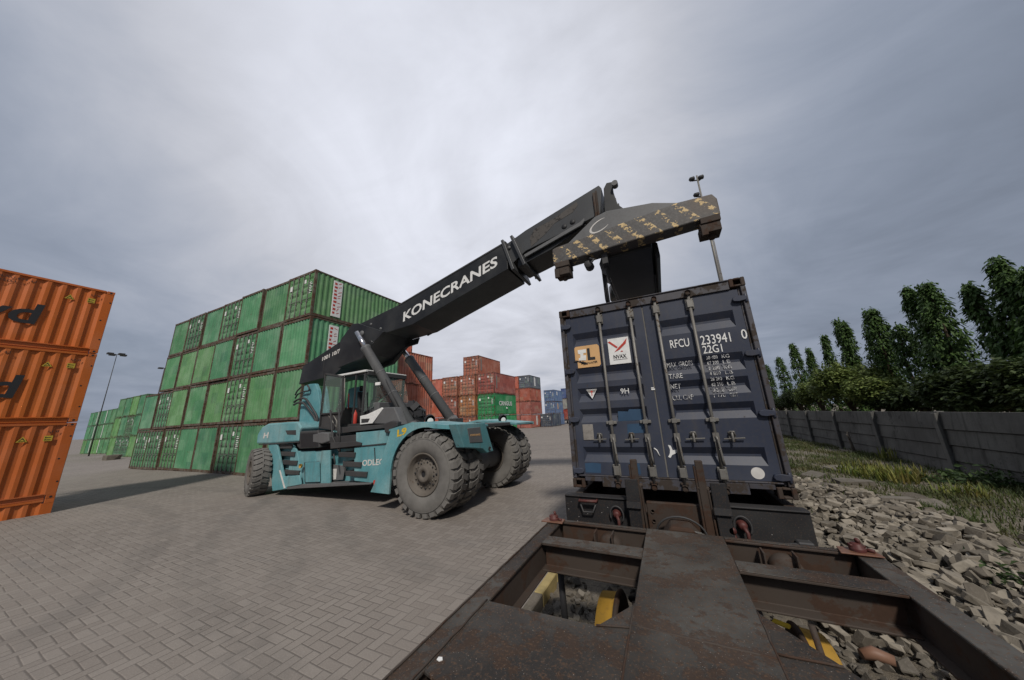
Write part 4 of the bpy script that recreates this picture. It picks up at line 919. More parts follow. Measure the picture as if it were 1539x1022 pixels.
cp = MB(); cp.prism([(-.20, FY-.06, .88), (.13, FY-.06, .88), (.16, FY-.06, 1.05), (.06, FY-.06, 1.18), (-.13, FY-.06, 1.18), (-.22, FY-.06, 1.06)], (0, -.30, 0)); cp.prism([(-.16, FY-.36, .92), (-.02, FY-.36, .92), (-.02, FY-.36, 1.10), (-.16, FY-.36, 1.12)], (0, -.22, 0)); cp.lathe([(.05, -.16), (.05, .16)], (.06, FY-.42, 1.0), (0, 0, 1), 12); c = cp.build('coupler', M['rusty'], w2, bevel=.025)
m = MB(); pts = [Vector((-.04+.24*math.cos(a), FY-.09-.05*math.sin(a), 1.02+.20*math.sin(a))) for a in [k*PI/14 for k in range(-2, 17)]]; m.tube(pts, .011, 6); m.build('hose', M['dgrey'], c)
m = MB(); m.tube([(.05, FY-.3, 1.14), (.16, FY-.25, 1.10), (.21, FY-.12, .95), (.2, FY-.1, .8)], .016, 7); m.tube([(-.2, FY-.15, 1.05), (-.02, FY-.34, 1.16), (.14, FY-.3, 1.13)], .012, 6); m.build('hose', M['galv'], c)
def stanchion(u, flap_u):
    root = w2
    m = MB(); m.bar((u, FY-.05, .95), (u, FY-.06, 1.78), .075, .05, 0, (0, 1, 0)); m.bar((u-.05, FY-.03, .95), (u-.05, FY-.035, 1.72), .02, .09, 0, (0, 1, 0)); m.bar((u+.06, FY-.03, .9), (u+.045, FY-.035, 1.50), .02, .10, 0, (0, 1, 0))
    m.tube([(u-.06, FY-.06, 1.50), (u+.07, FY-.06, 1.50)], .022, 8); s = m.build('stanchion', M['rusty'], root, bevel=.006)
    m = MB(); f = flap_u; m.prism([(f-.075, FY-.115, 1.26), (f+.075, FY-.115, 1.26), (f+.07, FY-.105, 1.565), (f-.07, FY-.105, 1.565)], (0, .028, 0)); m.prism([(f-.08, FY-.135, 1.26), (f+.08, FY-.135, 1.26), (f+.08, FY-.115, 1.33), (f-.08, FY-.115, 1.33)], (0, .02, 0)); m.bar((f, FY-.08, .85), (f, FY-.08, 1.27), .13, .05, 0, (0, 1, 0)); m.build('hinged_flap', M['hstock'], s, bevel=.006)
stanchion(-.435, -.485); stanchion(.235, .375)
m = MB(); m.prism([(.19, FY-.03, .9), (.30, FY-.03, .9), (.28, FY-.03, 1.3), (.21, FY-.03, 1.3)], (0, .03, 0)); m.build('bracket', M['rusty'], w2)
m = MB(); m.tube([(-1.13, FY-.01, 1.285), (-1.13, FY-.075, 1.285), (-.92, FY-.075, 1.292), (-.92, FY-.01, 1.292)], .017, 8); m.build('grab_handle', M['red'], w2, label='red grab handle')
m = MB(); m.tube([(-1.12, FY-.05, 1.25), (-1.09, FY-.06, 1.16), (-.97, FY-.06, 1.165), (-.93, FY-.05, 1.26)], .011, 7); m.build('chain_loop', M['dgrey'], w2)
for x, z in ((-.70, 1.16), (.53, 1.16)):
    m = MB(); m.lathe([(.0, .07), (.028, .07), (.04, .05), (.042, .015), (.052, .0)], (x, FY, z), (0, -1, 0), 16); m.tube([(x, FY-.05, z), (x+.025, FY-.09, z-.05), (x+.02, FY-.09, z-.2)], [.022, .017, .015], 8); b_ = m.build('brake_pipe_end', M['red'], w2, label='red brake pipe coupling')
    m = MB(); pts = [Vector((x+.075*math.cos(a), FY-.03, z-.01+.095*math.sin(a))) for a in [k*PI/12 for k in range(-3, 15)]]; m.tube(pts, .01, 6); m.build('guard_ring', M['dgrey'], b_)
m = MB(); m.tube([(.42, FY-.05, 1.15), (.44, FY-.08, 1.05), (.50, FY-.08, .95)], .02, 8); m.lathe([(.0, -.025), (.032, -.025), (.032, .025), (0, .025)], (.43, FY-.08, 1.12), (0, 1, 0), 12); m.build('brake_tap', M['red'], w2)
m = MB(); m.tube([(.76, FY-.12, 1.02), (.86, FY-.14, 1.03), (.93, FY-.12, 1.05)], [.04, .05, .035], 9); m.box(.93, 1.05, FY-.10, FY, .98, 1.08); m.build('step_bracket', M['dgrey'], w2, bevel=.01)
m = MB(); q = random.Random(5)
for k in range(16):
    x = q.choice((q.uniform(-1.3, -.5), q.uniform(.4, 1.06))); z = q.uniform(1.0, 1.26); m.lathe([(0, 0), (q.uniform(.0015, .004), 0)], (x, FY-.003, z), (0, -1, 0), 6)
m.build('paint_fleck', M['litter'], w2, fix=False)
def wheelset(par_root, y, name='wheelset', mat='wyellow'):
    ax = MB(); ax.tube([(-1.0, y, .43), (.9, y, .43)], .075, 14); a = ax.build(name, M['rusty'], par_root)
    for s in (-1, 1):
        x = s*.655; m = MB()
        m.lathe([(.09, -.07), (.34, -.035), (.36, -.06), (.425, -.065), (.435, .045), (.45, .062), (.46, .075), (.46, .088), (.435, .10), (.36, .08), (.34, .035), (.09, .06)], (x, y, .43), (-s, 0, 0), 40); 
        fs = m.f; n = 40
        for i in range(len(fs)):
            r_ = i//n; m.m[i] = 1 if 5 <= r_ <= 10 else 0
        m.build('wheel', [M[mat], M['rusty']], a, label=None)
for y in (6.6, 8.2): wheelset(w2, y, mat='rusty')

# ------------------------------------------------------------ the wagon we stand on
DZ = 1.25; Y1 = 3.44                                                   # deck top, far end
w1 = thing('flat_wagon', 'rusty dark skeletal flat wagon in the foreground with open bays in its deck', 'wagon', (-.03, 0, 0), 'flat wagons')
XL, XR = -1.265, 1.235
def plate(poly, name, z0=DZ-.018, z1=DZ, mat='deck', bevel=.004): m = MB(); m.prism([(x, y, z0) for x, y in poly], (0, 0, z1-z0)); return m.build(name, M[mat], w1, bevel=bevel)
plate([(-.325, -3.2), (.285, -3.2), (.285, 1.998), (.285, Y1-.001), (-.325, Y1-.001)], 'centre_plate', z1=DZ+.006)
plate([(.288, -3.2), (XR, -3.2), (XR, 1.55), (.80, 1.63), (.52, 2.02), (.288, 2.33)], 'deck_plate')
plate([(XL, -3.2), (-1.14, -3.2), (-1.14, .899), (XL, .899)], 'deck_plate'); plate([(-.6, -3.2), (-.328, -3.2), (-.328, .899), (-.6, .899)], 'deck_plate')
plate([(-1.14, .2), (-.6, .2), (-.6, .899), (-1.14, .899)], 'deck_plate')
plate([(-.328, .9), (-.328, 2.17), (-.49, 1.90), (-1.14, 1.885), (-1.14, 1.315), (-.72, 1.22), (-.72, .9)], 'deck_plate')
plate([(XL, .9), (-1.142, .9), (-1.142, Y1-.002), (XL, Y1-.002)], 'side_flange')                      # top of the left sill
plate([(XR, 1.552), (XR, Y1-.002), (1.09, Y1-.002), (1.09, 1.575)], 'side_flange')
def beam(y0, y1, x0, x1, h=.19):
    yc = (y0+y1)/2; h += .014; pr = [(y0, DZ+.001), (y1, DZ+.001), (y1, DZ-.016), (yc+.008, DZ-.016), (yc+.008, DZ-h+.014), (y1, DZ-h+.014), (y1, DZ-h), (y0-.02, DZ-h), (y0-.02, DZ-h+.014), (yc-.008, DZ-h+.014), (yc-.008, DZ-.016), (y0, DZ-.016)]
    m = MB(); m.prism([(x0, y, z) for y, z in pr], (x1-x0, 0, 0)); return m
for x0, x1 in ((-1.140, -.327), (.287, 1.088)):
    beam(2.80, 2.965, x0, x1).build('cross_beam', M['rusty'], w1, bevel=.004)
    beam(3.37, Y1-.004, x0, x1).build('end_beam', M['rusty'], w1, bevel=.004)
    plate([(x0, 2.80), (x1, 2.80), (x1, 2.965), (x0, 2.965)], 'beam_flange', z0=DZ+.0015, z1=DZ+.007); plate([(x0, 3.39), (x1, 3.39), (x1, Y1-.006), (x0, Y1-.006)], 'beam_flange', z0=DZ+.0015, z1=DZ+.007)
for s, xo, xi in ((-1, XL, -1.142), (1, XR, 1.09)):                     # side sills: channel webs and lower flanges
    m = MB(); xw = xi+s*.014; m.box(min(xw, xw+s*.014), max(xw, xw+s*.014), -3.2, Y1-.01, DZ-.20, DZ-.019); m.box(min(xi-s*.04, xw+s*.02), max(xi-s*.04, xw+s*.02), -3.2, Y1-.01, DZ-.214, DZ-.199); m.box(min(xo, xo-s*.012), max(xo, xo-s*.012), -3.2, Y1-.01, DZ-.12, DZ-.019)
    m.build('side_sill', M['rusty'], w1, bevel=.003)
for x in (-.305, .262): m = MB(); m.box(x-.012, x+.012, -3.2, Y1-.02, DZ-.3, DZ-.02); m.box(x-.05, x+.05, -3.2, Y1-.02, DZ-.32, DZ-.3); m.build('centre_sill', M['rusty'], w1)
m = MB(); m.box(XL+.02, XR-.02, Y1-.003, Y1+.02, DZ-.42, DZ-.02); m.build('end_plate', M['deck'], w1, bevel=.004)
for x in (-.78, -.62, .52, .72): m = MB(); m.bar((x, 3.3, DZ-.19), (x, 3.3, DZ-.02), .012, .12); m.build('stiffener', M['rusty'], w1)
for x in (-.72, .60): m = MB(); m.lathe([(0, .05), (.09, .05), (.11, .02), (.11, -.05)], (x+.06, 3.34, DZ-.16), (0, -1, 0), 18); m.build('buffer_spring', M['rusty'], w1)
m = MB(); m.tube([(-.42, 3.2, DZ-.36), (-.42, 3.2, DZ-.16)], .035, 9); m.box(-.47, -.37, 3.17, 3.23, DZ-.17, DZ-.12); m.build('brake_post', M['rusty'], w1)
weld = MB()
for p, q in (((-1.150, .95), (-1.150, 1.88)), ((-.326, 1.0), (-.326, 2.16)), ((.286, 1.0), (.286, 2.32)), ((-.32, 1.96), (.28, 1.96)), ((.29, 1.995), (.515, 2.01)), ((-.49, 1.893), (-.33, 1.94)), ((-1.262, 1.1), (-1.262, 3.4))):
    a, b = Vector((*p, DZ+.004)), Vector((*q, DZ+.004)); n = int((b-a).length/.05)+1
    pts = [a.lerp(b, i/n)+Vector((rng.gauss(0, .0012), rng.gauss(0, .0012), rng.uniform(0, .002))) for i in range(n+1)]; weld.tube(pts, .0055, 6)
weld.build('weld_seam', M['rusty'], w1)
for x, y, rz in ((-1.215, 3.36, .2), (1.12, 3.40, -.3)):           # folding twistlocks
    m = MB(); m.prism([(x-.12, y-.07, DZ+.008), (x+.11, y-.075, DZ+.008), (x+.10, y+.06, DZ+.008), (x-.10, y+.06, DZ+.008)], (0, 0, .01)); tw = m.build('twistlock', metal('rust_orange_plate'+str(rz), (.14, .055, .028), rust=.6, rscale=14, dirt=.6), w1, bevel=.003)
    m = MB(); m.lathe([(.046, 0), (.048, .022), (.040, .028), (.034, .048), (.030, .052), (0, .055)], (x, y, DZ+.017), (0, 0, 1), 14); m.box(x-.045, x+.042, y-.022, y+.022, DZ+.045, DZ+.062); m.lathe([(.0, -.012), (.016, -.012), (.022, 0), (.016, .012), (0, .012)], (x+.012, y+.005, DZ+.082), (1, .2, .3), 10); m.tube([(x+.05, y, DZ+.03), (x+.085, y-.02, DZ+.028)], .014, 7); m.build('cone', M['red'], tw, bevel=.004)
wheelset(w1, 2.97)
for s in (-1, 1):                                                        # bogie side frame and brake gear
    x = -.04+s*.86; m = MB(); m.prism([(x-.05, .9, .62), (x-.05, 2.5, .60), (x-.05, 2.8, .52), (x-.05, 3.14, .42), (x-.05, 3.14, .32), (x-.05, 2.75, .34), (x-.05, 1.9, .30), (x-.05, .9, .28)], (.10, 0, 0)); m.box(x-.08, x+.08, 2.86, 3.09, .30, .56)
    m.build('bogie_frame', M['dgrey'], w1, bevel=.02)
m = MB(); m.tube([(-.3, 2.45, .45), (.3, 2.45, .45)], .04, 8); m.build('brake_beam', M['dgrey'], w1)
m = MB(); m.tube([(-1.06, 3.0, 1.0), (-1.05, 3.02, .45)], .03, 8); m.build('brake_hanger', M['ink'], w1)
m = MB(); m.bar((-.40, 2.74, .98), (-.39, 2.73, .5), .05, .03); m.build('brake_hanger', M['rusty'], w1)
m = MB(); m.tube([(.60, 2.75, 1.04), (.63, 2.62, .5)], .018, 8); m.build('brake_rod', M['rusty'], w1)
m = MB(); m.tube([(-.52, 3.3, .72), (-.42, 3.2, .80), (-.34, 3.05, .70), (-.33, 2.9, .5)], [.03, .045, .045, .04], 10); m.build('brake_hose', M['ink'], w1)
# track and edge of the paving
for s, nm in ((-1, 'rusty rail under the left wheels of the wagons'), (1, 'rusty rail under the right wheels of the wagons')):
    x = s*.638; m = MB(); pr = [(-.065, -.14), (.065, -.14), (.065, -.128), (.01, -.115), (.01, -.035), (.034, -.028), (.034, 0), (-.034, 0), (-.034, -.028), (-.01, -.035), (-.01, -.115), (-.065, -.128)]
    m.prism([(x+a, -8, b-.03) for a, b in pr], (0, 95, 0)); tag(m.build('rail', M['rusty'], loc=(x, 20, -.17)), nm, 'rail', 'rails')
for k in range(14):
    y = .4+.62*k; m = MB(); m.box(-1.05, .97, y-.11, y+.11, -.3, -.165+rng.uniform(-.008, .008)); tag(m.build('sleeper', M['bark'], loc=(0, y, -.3), bevel=.01), 'dark timber sleeper under the wagon, seen through the deck bays', 'sleeper', 'sleepers under the wagon')
kp = thing('kerb', 'concrete kerb along the paving edge with a yellow painted stretch', 'kerb', (-1.9, 4, 0)); m = MB()
for k in range(26):
    if k in (9, 10): continue
    y = -1+.6*k; m.box(-1.95, -1.82, y+.004, y+.596, -.18, .035)
m.build('kerb_stone', M['stone'], kp, bevel=.01); m = MB()
for k in (9, 10): y = -1+.6*k; m.box(-1.95, -1.82, y+.004, y+.596, -.18, .038)
m.build('painted_stretch', plain('kerb_yellow', (.36, .28, .12), .8, .5, 7), kp, bevel=.01)
# litter
def scrap(px, py, z, poly, mat, name, label, cat, hgt=.004, rz=0):
    p = at_z(px, py, z); m = MB(); Mx = Matrix.Rotation(rz, 4, 'Z'); m.prism([p+Mx @ Vector((a, b, 0)) for a, b in poly], (0, 0, hgt)); return tag(m.build(name, mat, loc=p), label, cat)
scrap(661, 991, DZ, [(-.011, -.009), (.006, -.013), (.016, 0), (.004, .013), (-.013, .008)], M['white'], 'paper_scrap', 'tiny white paper scrap lying on the rusty deck', 'litter', .003)
o = scrap(1175, 938, .85, [(-.05, -.03), (.05, -.03), (.05, .03), (-.05, .03)], M['yellow'], 'yellow_tag', 'small yellow printed tag caught beside the right wheel under the deck', 'tag', .004, -.5)
scrap(1382, 962, .05, [(-.12, 0), (-.02, -.08), (.1, -.05), (.14, .03), (.03, .02), (-.04, .07)], M['litter'], 'plastic_bag', 'crumpled whitish plastic bag among the stones below the right bay', 'litter', .03, .4)
scrap(1430, 790, .3, [(-.12, -.02), (.1, -.05), (.14, .0), (0, .04)], plain('blue_plastic', (.25, .33, .42), .4, .2), 'plastic_sheet', 'pale blue plastic sheet on top of the rubble heap', 'litter', .03, .2)
p = at_z(1320, 985, .05); m = MB(); m.tube([(p.x-.12, p.y, .03), (p.x-.02, p.y+.02, .05), (p.x+.1, p.y-.02, .04)], [.04, .055, .04], 9); tag(m.build('rusty_can', metal('can_rust', (.16, .065, .03), rust=.5, rscale=10), loc=(p.x, p.y, 0)), 'crushed orange rusty can lying right of the right wheel', 'can')
# ------------------------------------------------------------ the container lifting truck
TY = 8.68                                                              # centre line of the truck, which faces +x
rs = thing('reach_stacker', 'teal container lifting truck with a long black telescopic arm reaching over the navy container', 'lifting truck', (-9, TY, 0))
def h1(a, b): return 350+a/3.006, 460+b/3.006                           # measured on enlargements of the photo
def h2(a, b): return 440+a/2.7625, 250+b/2.7625
def h4(a, b): return 380+a/5.109, 560+b/5.109
def on(Y, *pts, h=h1): return [at_y(*h(a, b), Y) for a, b in pts]
# --- wheels
def tyre(m, x, y0, y1, z, rad, rim_r, lugs=28, rzv=0.0):
    """y0 is the outer sidewall; lugs alternate left and right like an earth mover's tread"""
    s = 1 if y1 > y0 else -1; w = abs(y1-y0); rb = rad*.945
    prof = [(rim_r, w*.10), (rim_r+.03, w*.03), (rim_r+(rad-rim_r)*.35, -.012), (rim_r+(rad-rim_r)*.62, -.012), (rad*.90, w*.05), (rb, w*.14), (rb+.004, w*.5), (rb, w*.86), (rad*.90, w*.95), (rim_r+(rad-rim_r)*.5, w+.012), (rim_r+.03, w*.97), (rim_r, w*.90)]
    m.lathe(prof, (x, y0, z), (0, s, 0), 56)
    m.lathe([(rim_r+(rad-rim_r)*.66, -.018), (rim_r+(rad-rim_r)*.68, -.018)], (x, y0, z), (0, s, 0), 56)
    for k in range(lugs):
        for side in (0, 1):
            a0 = 2*PI*(k+.5*side)/lugs; da = 2*PI/lugs*.30
            def P(r_, ang, yy): return (x+r_*math.cos(ang), y0+s*yy, z+r_*math.sin(ang))
            sk = 2*PI/lugs*.32
            e0, e1 = (w*-.005, w*.54) if side == 0 else (w*1.005, w*.46)
            em = w*.16 if side == 0 else w*.84
            v = []
            for rr in (rad*.80, rad*.90, rad): pass
            top = [P(rad*.985, a0-da, em), P(rad*.985, a0+da, em), P(rad, a0+da+sk, e1), P(rad, a0-da*.6+sk, e1)]
            bot = [P(rb-.02, a0-da*1.1, em), P(rb-.02, a0+da*1.1, em), P(rb-.02, a0+da*1.1+sk, e1), P(rb-.02, a0-da*.8+sk, e1)]
            sh = [P(rad*.955, a0-da, e0), P(rad*.955, a0+da, e0)]; sb = [P(rad*.86, a0-da*1.05, e0), P(rad*.86, a0+da*1.05, e0)]
            m.add(top+bot+sh+sb, [(0, 1, 2, 3), (0, 3, 7, 4), (1, 5, 6, 2), (3, 2, 6, 7), (8, 9, 1, 0), (10, 8, 0, 4), (9, 11, 5, 1), (10, 11, 9, 8)])
    return m
def wheel(x, y0, y1, z, rad, rim_r, lugs, hub=True, steer=0):
    s = 1 if y1 > y0 else -1; w = abs(y1-y0)
    m = MB(); m.lathe([(rim_r+.012, w*.08), (rim_r+.02, w*.02), (rim_r-.005, w*.0), (rim_r-.03, w*.03), (rim_r-.05, w*.20), (rim_r*.72, w*.26), (rim_r*.66, w*.22), (rim_r*.42, w*.20), (rim_r*.40, w*.06), (rim_r*.36, w*.03), (rim_r*.17, w*.03), (rim_r*.16, w*.12), (0, w*.12)], (x, y0, z), (0, s, 0), 40)
    m.lathe([(rim_r+.012, w*.9), (rim_r-.03, w*.92), (rim_r*.7, w*.75), (0, w*.7)], (x, y0, z), (0, s, 0), 32)
    for k in range(16):
        a = 2*PI*k/16; c = Vector((x+rim_r*.69*math.cos(a), y0+s*w*.235, z+rim_r*.69*math.sin(a))); m.lathe([(0, -.03), (.022, -.03), (.026, .02)], c, (0, s, 0), 6, 0 if k % 2 else 1)
        c = Vector((x+rim_r*.54*math.cos(a+.2), y0+s*w*.212, z+rim_r*.54*math.sin(a+.2))); m.lathe([(0, -.004), (.028, -.004), (.028, .01)], c, (0, s, 0), 8, 1 if k % 2 else 0)
    m.lathe([(0, -.008), (rim_r*.155, -.008)], (x, y0+s*w*.11, z), (0, s, 0), 20, 1)
    root = m.build('wheel', [M['rim'], M['ink']], rs)
    t = MB(); tyre(t, x, y0, y1, z, rad, rim_r, lugs); ty = t.build('tyre', M['rubber'], root)
    if steer:
        for o in (root,):
            c = Vector((x, (y0+y1)/2, z))-ORG[rs.name]; o.matrix_local = Matrix.Translation(c) @ Matrix.Rotation(steer, 4, 'Z') @ Matrix.Translation(-c)
    return root
WXF, WR = -5.72, 1.04
for y0, y1 in ((6.36, 6.99), (7.72, 7.09), (9.74, 10.37), (11.10, 10.47)): wheel(WXF, y0, y1, WR-.02, WR, .50, 26)
WXR = -13.72
for y0, y1 in ((6.35, 6.86), (10.7, 10.19)): wheel(WXR, y0, y1, .78, .82, .40, 26, steer=R(-17))
# axles
m = MB(); m.lathe([(.05, -1.4), (.30, -1.4), (.36, -1.2), (.36, -.8), (.30, -.6), (.42, -.2), (.42, .2), (.30, .6), (.36, .8), (.36, 1.2), (.30, 1.4), (.05, 1.4)], (WXF, TY+.05, WR), (0, 1, 0), 20); m.box(WXF-.3, WXF+.25, 7.85, 8.15, .78, 1.5); m.box(WXF-.3, WXF+.25, 9.3, 9.6, .78, 1.5); m.build('drive_axle', M['grey'], rs, bevel=.02)
m = MB(); m.box(WXR-.25, WXR+.25, 7.0, 10.1, .6, 1.0); m.build('steer_axle', M['dgrey'], rs, bevel=.03)
# --- body
NYP = 6.75
def side(name, mat, pts, Y=NYP, t=.09, h=h1, bevel=.012, parent=None, label=None):
    m = MB(); m.prism(on(Y, *pts, h=h), (0, t, 0)); return m.build(name, mat, parent or rs, bevel=bevel, label=label)
# front fender: skirt, arch and top in one plate, with an inner roof over the wheels
def arch_pts(n=12):
    cx, cz, r = WXF-.02, WR-.05, 1.17; return [Vector((cx+r*math.cos(a), NYP-.30, cz+r*math.sin(a))) for a in [PI*1.04-k*(PI*.62)/n for k in range(n+1)]]
sk = on(NYP-.30, (622, 840), (705, 850)); top = on(NYP-.30, (1005, 532), (860, 548), (715, 555), (690, 625), (640, 800), (622, 840))
arc = arch_pts()
poly = [sk[1]]+arc+[Vector((-4.62, NYP-.30, 2.075)), Vector((-4.62, NYP-.30, 2.16)), Vector((-6.2, NYP-.30, 2.30)), on(NYP-.30, (715, 555))[0], on(NYP-.30, (692, 628))[0], on(NYP-.30, (640, 800))[0], on(NYP-.30, (622, 840))[0]]
m = MB(); m.prism(poly, (0, .05, 0)); fen = m.build('front_fender', M['teal'], rs)
m = MB(); m.prism([(-7.1, NYP-.25, 2.13), (-6.2, NYP-.25, 2.295), (-4.62, NYP-.25, 2.155), (-4.62, NYP-.25, 2.10), (-6.2, NYP-.25, 2.24), (-7.1, NYP-.25, 2.08)], (0, 1.3, 0)); m.build('fender_top', M['teal'], fen)
m = MB(); m.prism([(-7.1, 9.7, 2.13), (-6.2, 9.7, 2.27), (-4.62, 9.7, 2.12), (-4.62, 9.7, 2.06), (-6.2, 9.7, 2.20), (-7.1, 9.7, 2.05)], (0, 1.45, 0)); m.prism([(-7.1, 11.15, 2.13), (-6.2, 11.15, 2.27), (-4.6, 11.15, 2.12), (-4.6, 11.15, 2.02), (-7.1, 11.15, 2.0)], (0, .04, 0)); m.build('front_fender', M['teal'], rs)
m = MB(); q = [on(NYP-.303, p)[0] for p in ((738, 545), (790, 545), (790, 600), (738, 600))]
def onplane(Y): return lambda a, b: at_y(*h1(a, b), Y)
def lettering_px(name, mat, s, px0, px1, hgt, Y, h=h1, off=.02, slant=0, parent=None, wid=None):
    a, b = at_y(*h(*px0), Y), at_y(*h(*px1), Y); L = b.x-a.x; sl = (b.z-a.z)/L; m = MB()
    m.text(s, lambda u, v, w_: Vector((a.x+u+slant*v, Y-w_, a.z+sl*u+v)), hgt, L, 'l', off); return m.build(name, mat, parent or rs, fix=False)
lettering_px('lettering', M['yellow'], 'L9', (742, 590), (784, 577), .18, NYP-.303, off=.035, parent=fen)
lettering_px('lettering', M['litter'], 'ODLEC', (584, 722), (680, 716), .17, NYP-.003, off=.02)
# lower body: panels on the near side, boxed out to the middle
front_panel = side('body_panel', M['teal'], [(548, 640), (700, 622), (690, 640), (652, 800), (604, 796), (548, 790)], NYP, .06)
side('body_panel', M['teal'], [(556, 572), (700, 560), (705, 618), (580, 632), (556, 610)], NYP-.02, .5)
m = MB(); a, b = on(NYP-.01, (556, 634), (705, 621)); m.bar(a, b, .03, .03); m.build('panel_seam', M['dgrey'], rs)
m = MB(); p = on(NYP-.012, (640, 640), (643, 705)); m.bar(p[0], p[1], .02, .02); m.build('latch', M['dgrey'], rs)
mid = side('body_panel', M['teal'], [(285, 655), (372, 655), (375, 802), (305, 806)], NYP+.10, .06)
side('hatch', M['teal'], [(325, 707), (390, 705), (391, 795), (327, 797)], NYP+.055, .03, bevel=.02)
m = MB(); 
for a, b in (((325, 707), (390, 705)), ((390, 705), (391, 795)), ((391, 795), (327, 797)), ((327, 797), (325, 707))): p, q = on(NYP+.09, a, b); m.bar(p, q, .03, .02, 0, (0, 1, 0))
m.build('hatch_seam', M['dgrey'], rs)
side('body_panel', M['teal'], [(372, 655), (438, 652), (438, 800), (375, 802)], NYP+.12, .06)
side('body_panel', M['teal'], [(438, 650), (552, 640), (552, 796), (438, 800)], NYP+.42, .06)
side('mud_flap', M['grey'], [(445, 715), (508, 722), (496, 785), (440, 790)], NYP+.30, .02)
m = MB(); p = on(NYP+.295, (442, 735), (470, 735), (466, 782), (440, 786)); m.prism(p, (0, -.003, 0)); m.build('worn_patch', M['litter'], rs)
sill = side('sill', M['grey'], [(240, 812), (300, 806), (630, 797), (622, 806), (300, 824), (243, 828)], NYP-.02, .5)
m = MB(); p = on(NYP-.03, (634, 790), (640, 785), (648, 790), (636, 808)); m.prism(p, (0, -.004, 0)); m.build('reflector', M['bred'], rs)
# cab steps
def tread(a, b, Y, d=.34, th=.06, mat='dgrey', round_=False):
    p, q = at_y(*h1(*a), Y), at_y(*h1(*b), Y); m = MB(); z = (p.z+q.z)/2
    m.box(p.x, q.x, Y, Y+d, z-th, z); m.box(p.x, q.x, Y-.012, Y+.03, z-th*2.6, z-.002); m.build('step', M[mat], rs, bevel=.015)
for a, b in (((478, 665), (552, 657)), ((498, 708), (580, 700)), ((510, 752), (606, 742))): tread(a, b, NYP-.04, .46, .055)
for a, b in (((500, 700), (512, 760)), ((455, 668), (462, 712))): p, q = on(NYP-.02, a, b); m = MB(); m.tube([p, q], .025, 7); m.build('handrail', M['dgrey'], rs)
# rear steps between the rear skirt and the counterweight
side('rear_skirt', M['teal'], [(160, 622), (198, 622), (240, 826), (178, 836)], NYP-.05, .07)
side('rear_skirt', M['teal'], [(268, 618), (290, 655), (306, 760), (306, 806), (262, 812), (240, 815)], NYP+.08, .05)
side('body_panel', M['teal'], [(195, 620), (272, 615), (305, 806), (242, 812)], NYP+.16, .05)
for a, b in (((198, 628), (268, 622)), ((202, 662), (280, 655)), ((212, 700), (290, 695)), ((220, 745), (300, 738))): tread(a, b, NYP+.04, .16, .055)
side('rear_plate', M['teal'], [(228, 770), (300, 765), (306, 806), (240, 818)], NYP-.04, .06)
m = MB(); p = on(NYP-.06, (208, 742), (214, 742), (236, 822), (230, 824)); m.prism(p, (0, .01, 0)); m.build('reflector', M['litter'], rs)
p = at_y(*h1(308, 722), NYP-.02); m = MB(); m.lathe([(0, -.02), (.06, -.02), (.07, .04)], p, (0, -1, 0), 12); m.build('side_lamp', M['wyellow'], rs)
# counterweight at the rear
m = MB(); prof = on(NYP-.05, (105, 622), (110, 580), (130, 548), (158, 531), (250, 524), (292, 522), (308, 550), (300, 570), (296, 612), (160, 622)); m.prism(prof, (0, 3.75, 0)); cwt = m.build('counterweight', M['teal'], rs, bevel=.05)
p = on(NYP-.055, (118, 626), (300, 614)); m = MB(); m.bar(p[0], p[1], .03, .035); m.build('seam', M['dgrey'], cwt)
lettering_px('lettering', M['litter'], 'H', (137, 597), (158, 594), .2, NYP-.052, off=.03, slant=.1, parent=cwt)
m = MB(); p = on(NYP-.053, (238, 562), (285, 560), (285, 582), (246, 580)); m.prism(p, (0, -.005, 0)); m.build('grille', M['dgrey'], cwt)
m = MB(); m.box(-13.2, -5.45, 7.9, 9.3, .95, 2.0); m.box(-13.0, -7.2, 7.2, 10.3, .62, 1.9); m.build('chassis', M['dgrey'], rs, bevel=.03)
# front cross beam between the wheels
F = -4.55
m = MB(); a = [at_x(*h1(x, y), F) for x, y in ((1010, 533), (1140, 526), (1178, 655), (1150, 664), (1130, 645), (1045, 640))]; m.prism(a, (-.25, 0, 0)); fb = m.build('front_beam', M['teal'], rs, bevel=.02)
m = MB(); a = [at_x(*h1(x, y), F+.012) for x, y in ((1060, 552), (1118, 546), (1130, 615), (1072, 618))]; m.prism(a, (-.03, 0, 0)); m.build('cover_plate', M['grey'], fb, bevel=.008)
m = MB(); a = at_x(*h1(1074, 588), F+.016); b = at_x(*h1(1118, 584), F+.016); m.text('KONECRANES', lambda u, v, w_: Vector((F+.014+w_, a.y+u, a.z+(b.z-a.z)/(b.y-a.y)*u+v)), .05, b.y-a.y); m.build('lettering', M['tan'], fb, fix=False)
m = MB(); a = at_x(*h1(1158, 643), F+.01); m.lathe([(0, 0), (.05, 0), (.05, .03)], a, (1, 0, 0), 12); m.build('tow_eye', M['dgrey'], fb)
m = MB(); m.box(-7.3, -4.8, 7.8, 9.6, 2.05, 2.16); m.build('front_deck', M['dgrey'], rs, bevel=.02)
for px, Y in (((890, 512), 7.35), ((1218, 508), 10.1)):
    p = at_y(*h1(*px), Y); m = MB(); m.lathe([(0, -.16), (.10, -.14), (.145, -.06), (.15, .05), (.135, .08)], p, (.75, -.6, -.2), 18); m.bar(p+Vector((0, 0, -.12)), p+Vector((0, 0, -.28)), .05, .05); hl = m.build('headlamp', M['ink'], rs); m = MB(); d = Vector((.75, -.6, -.2)).normalized(); m.lathe([(0, .075), (.09, .07)], p+Vector((0, 0, -.03))+d*.012, d, 16); m.build('lens', M['lens'], hl)
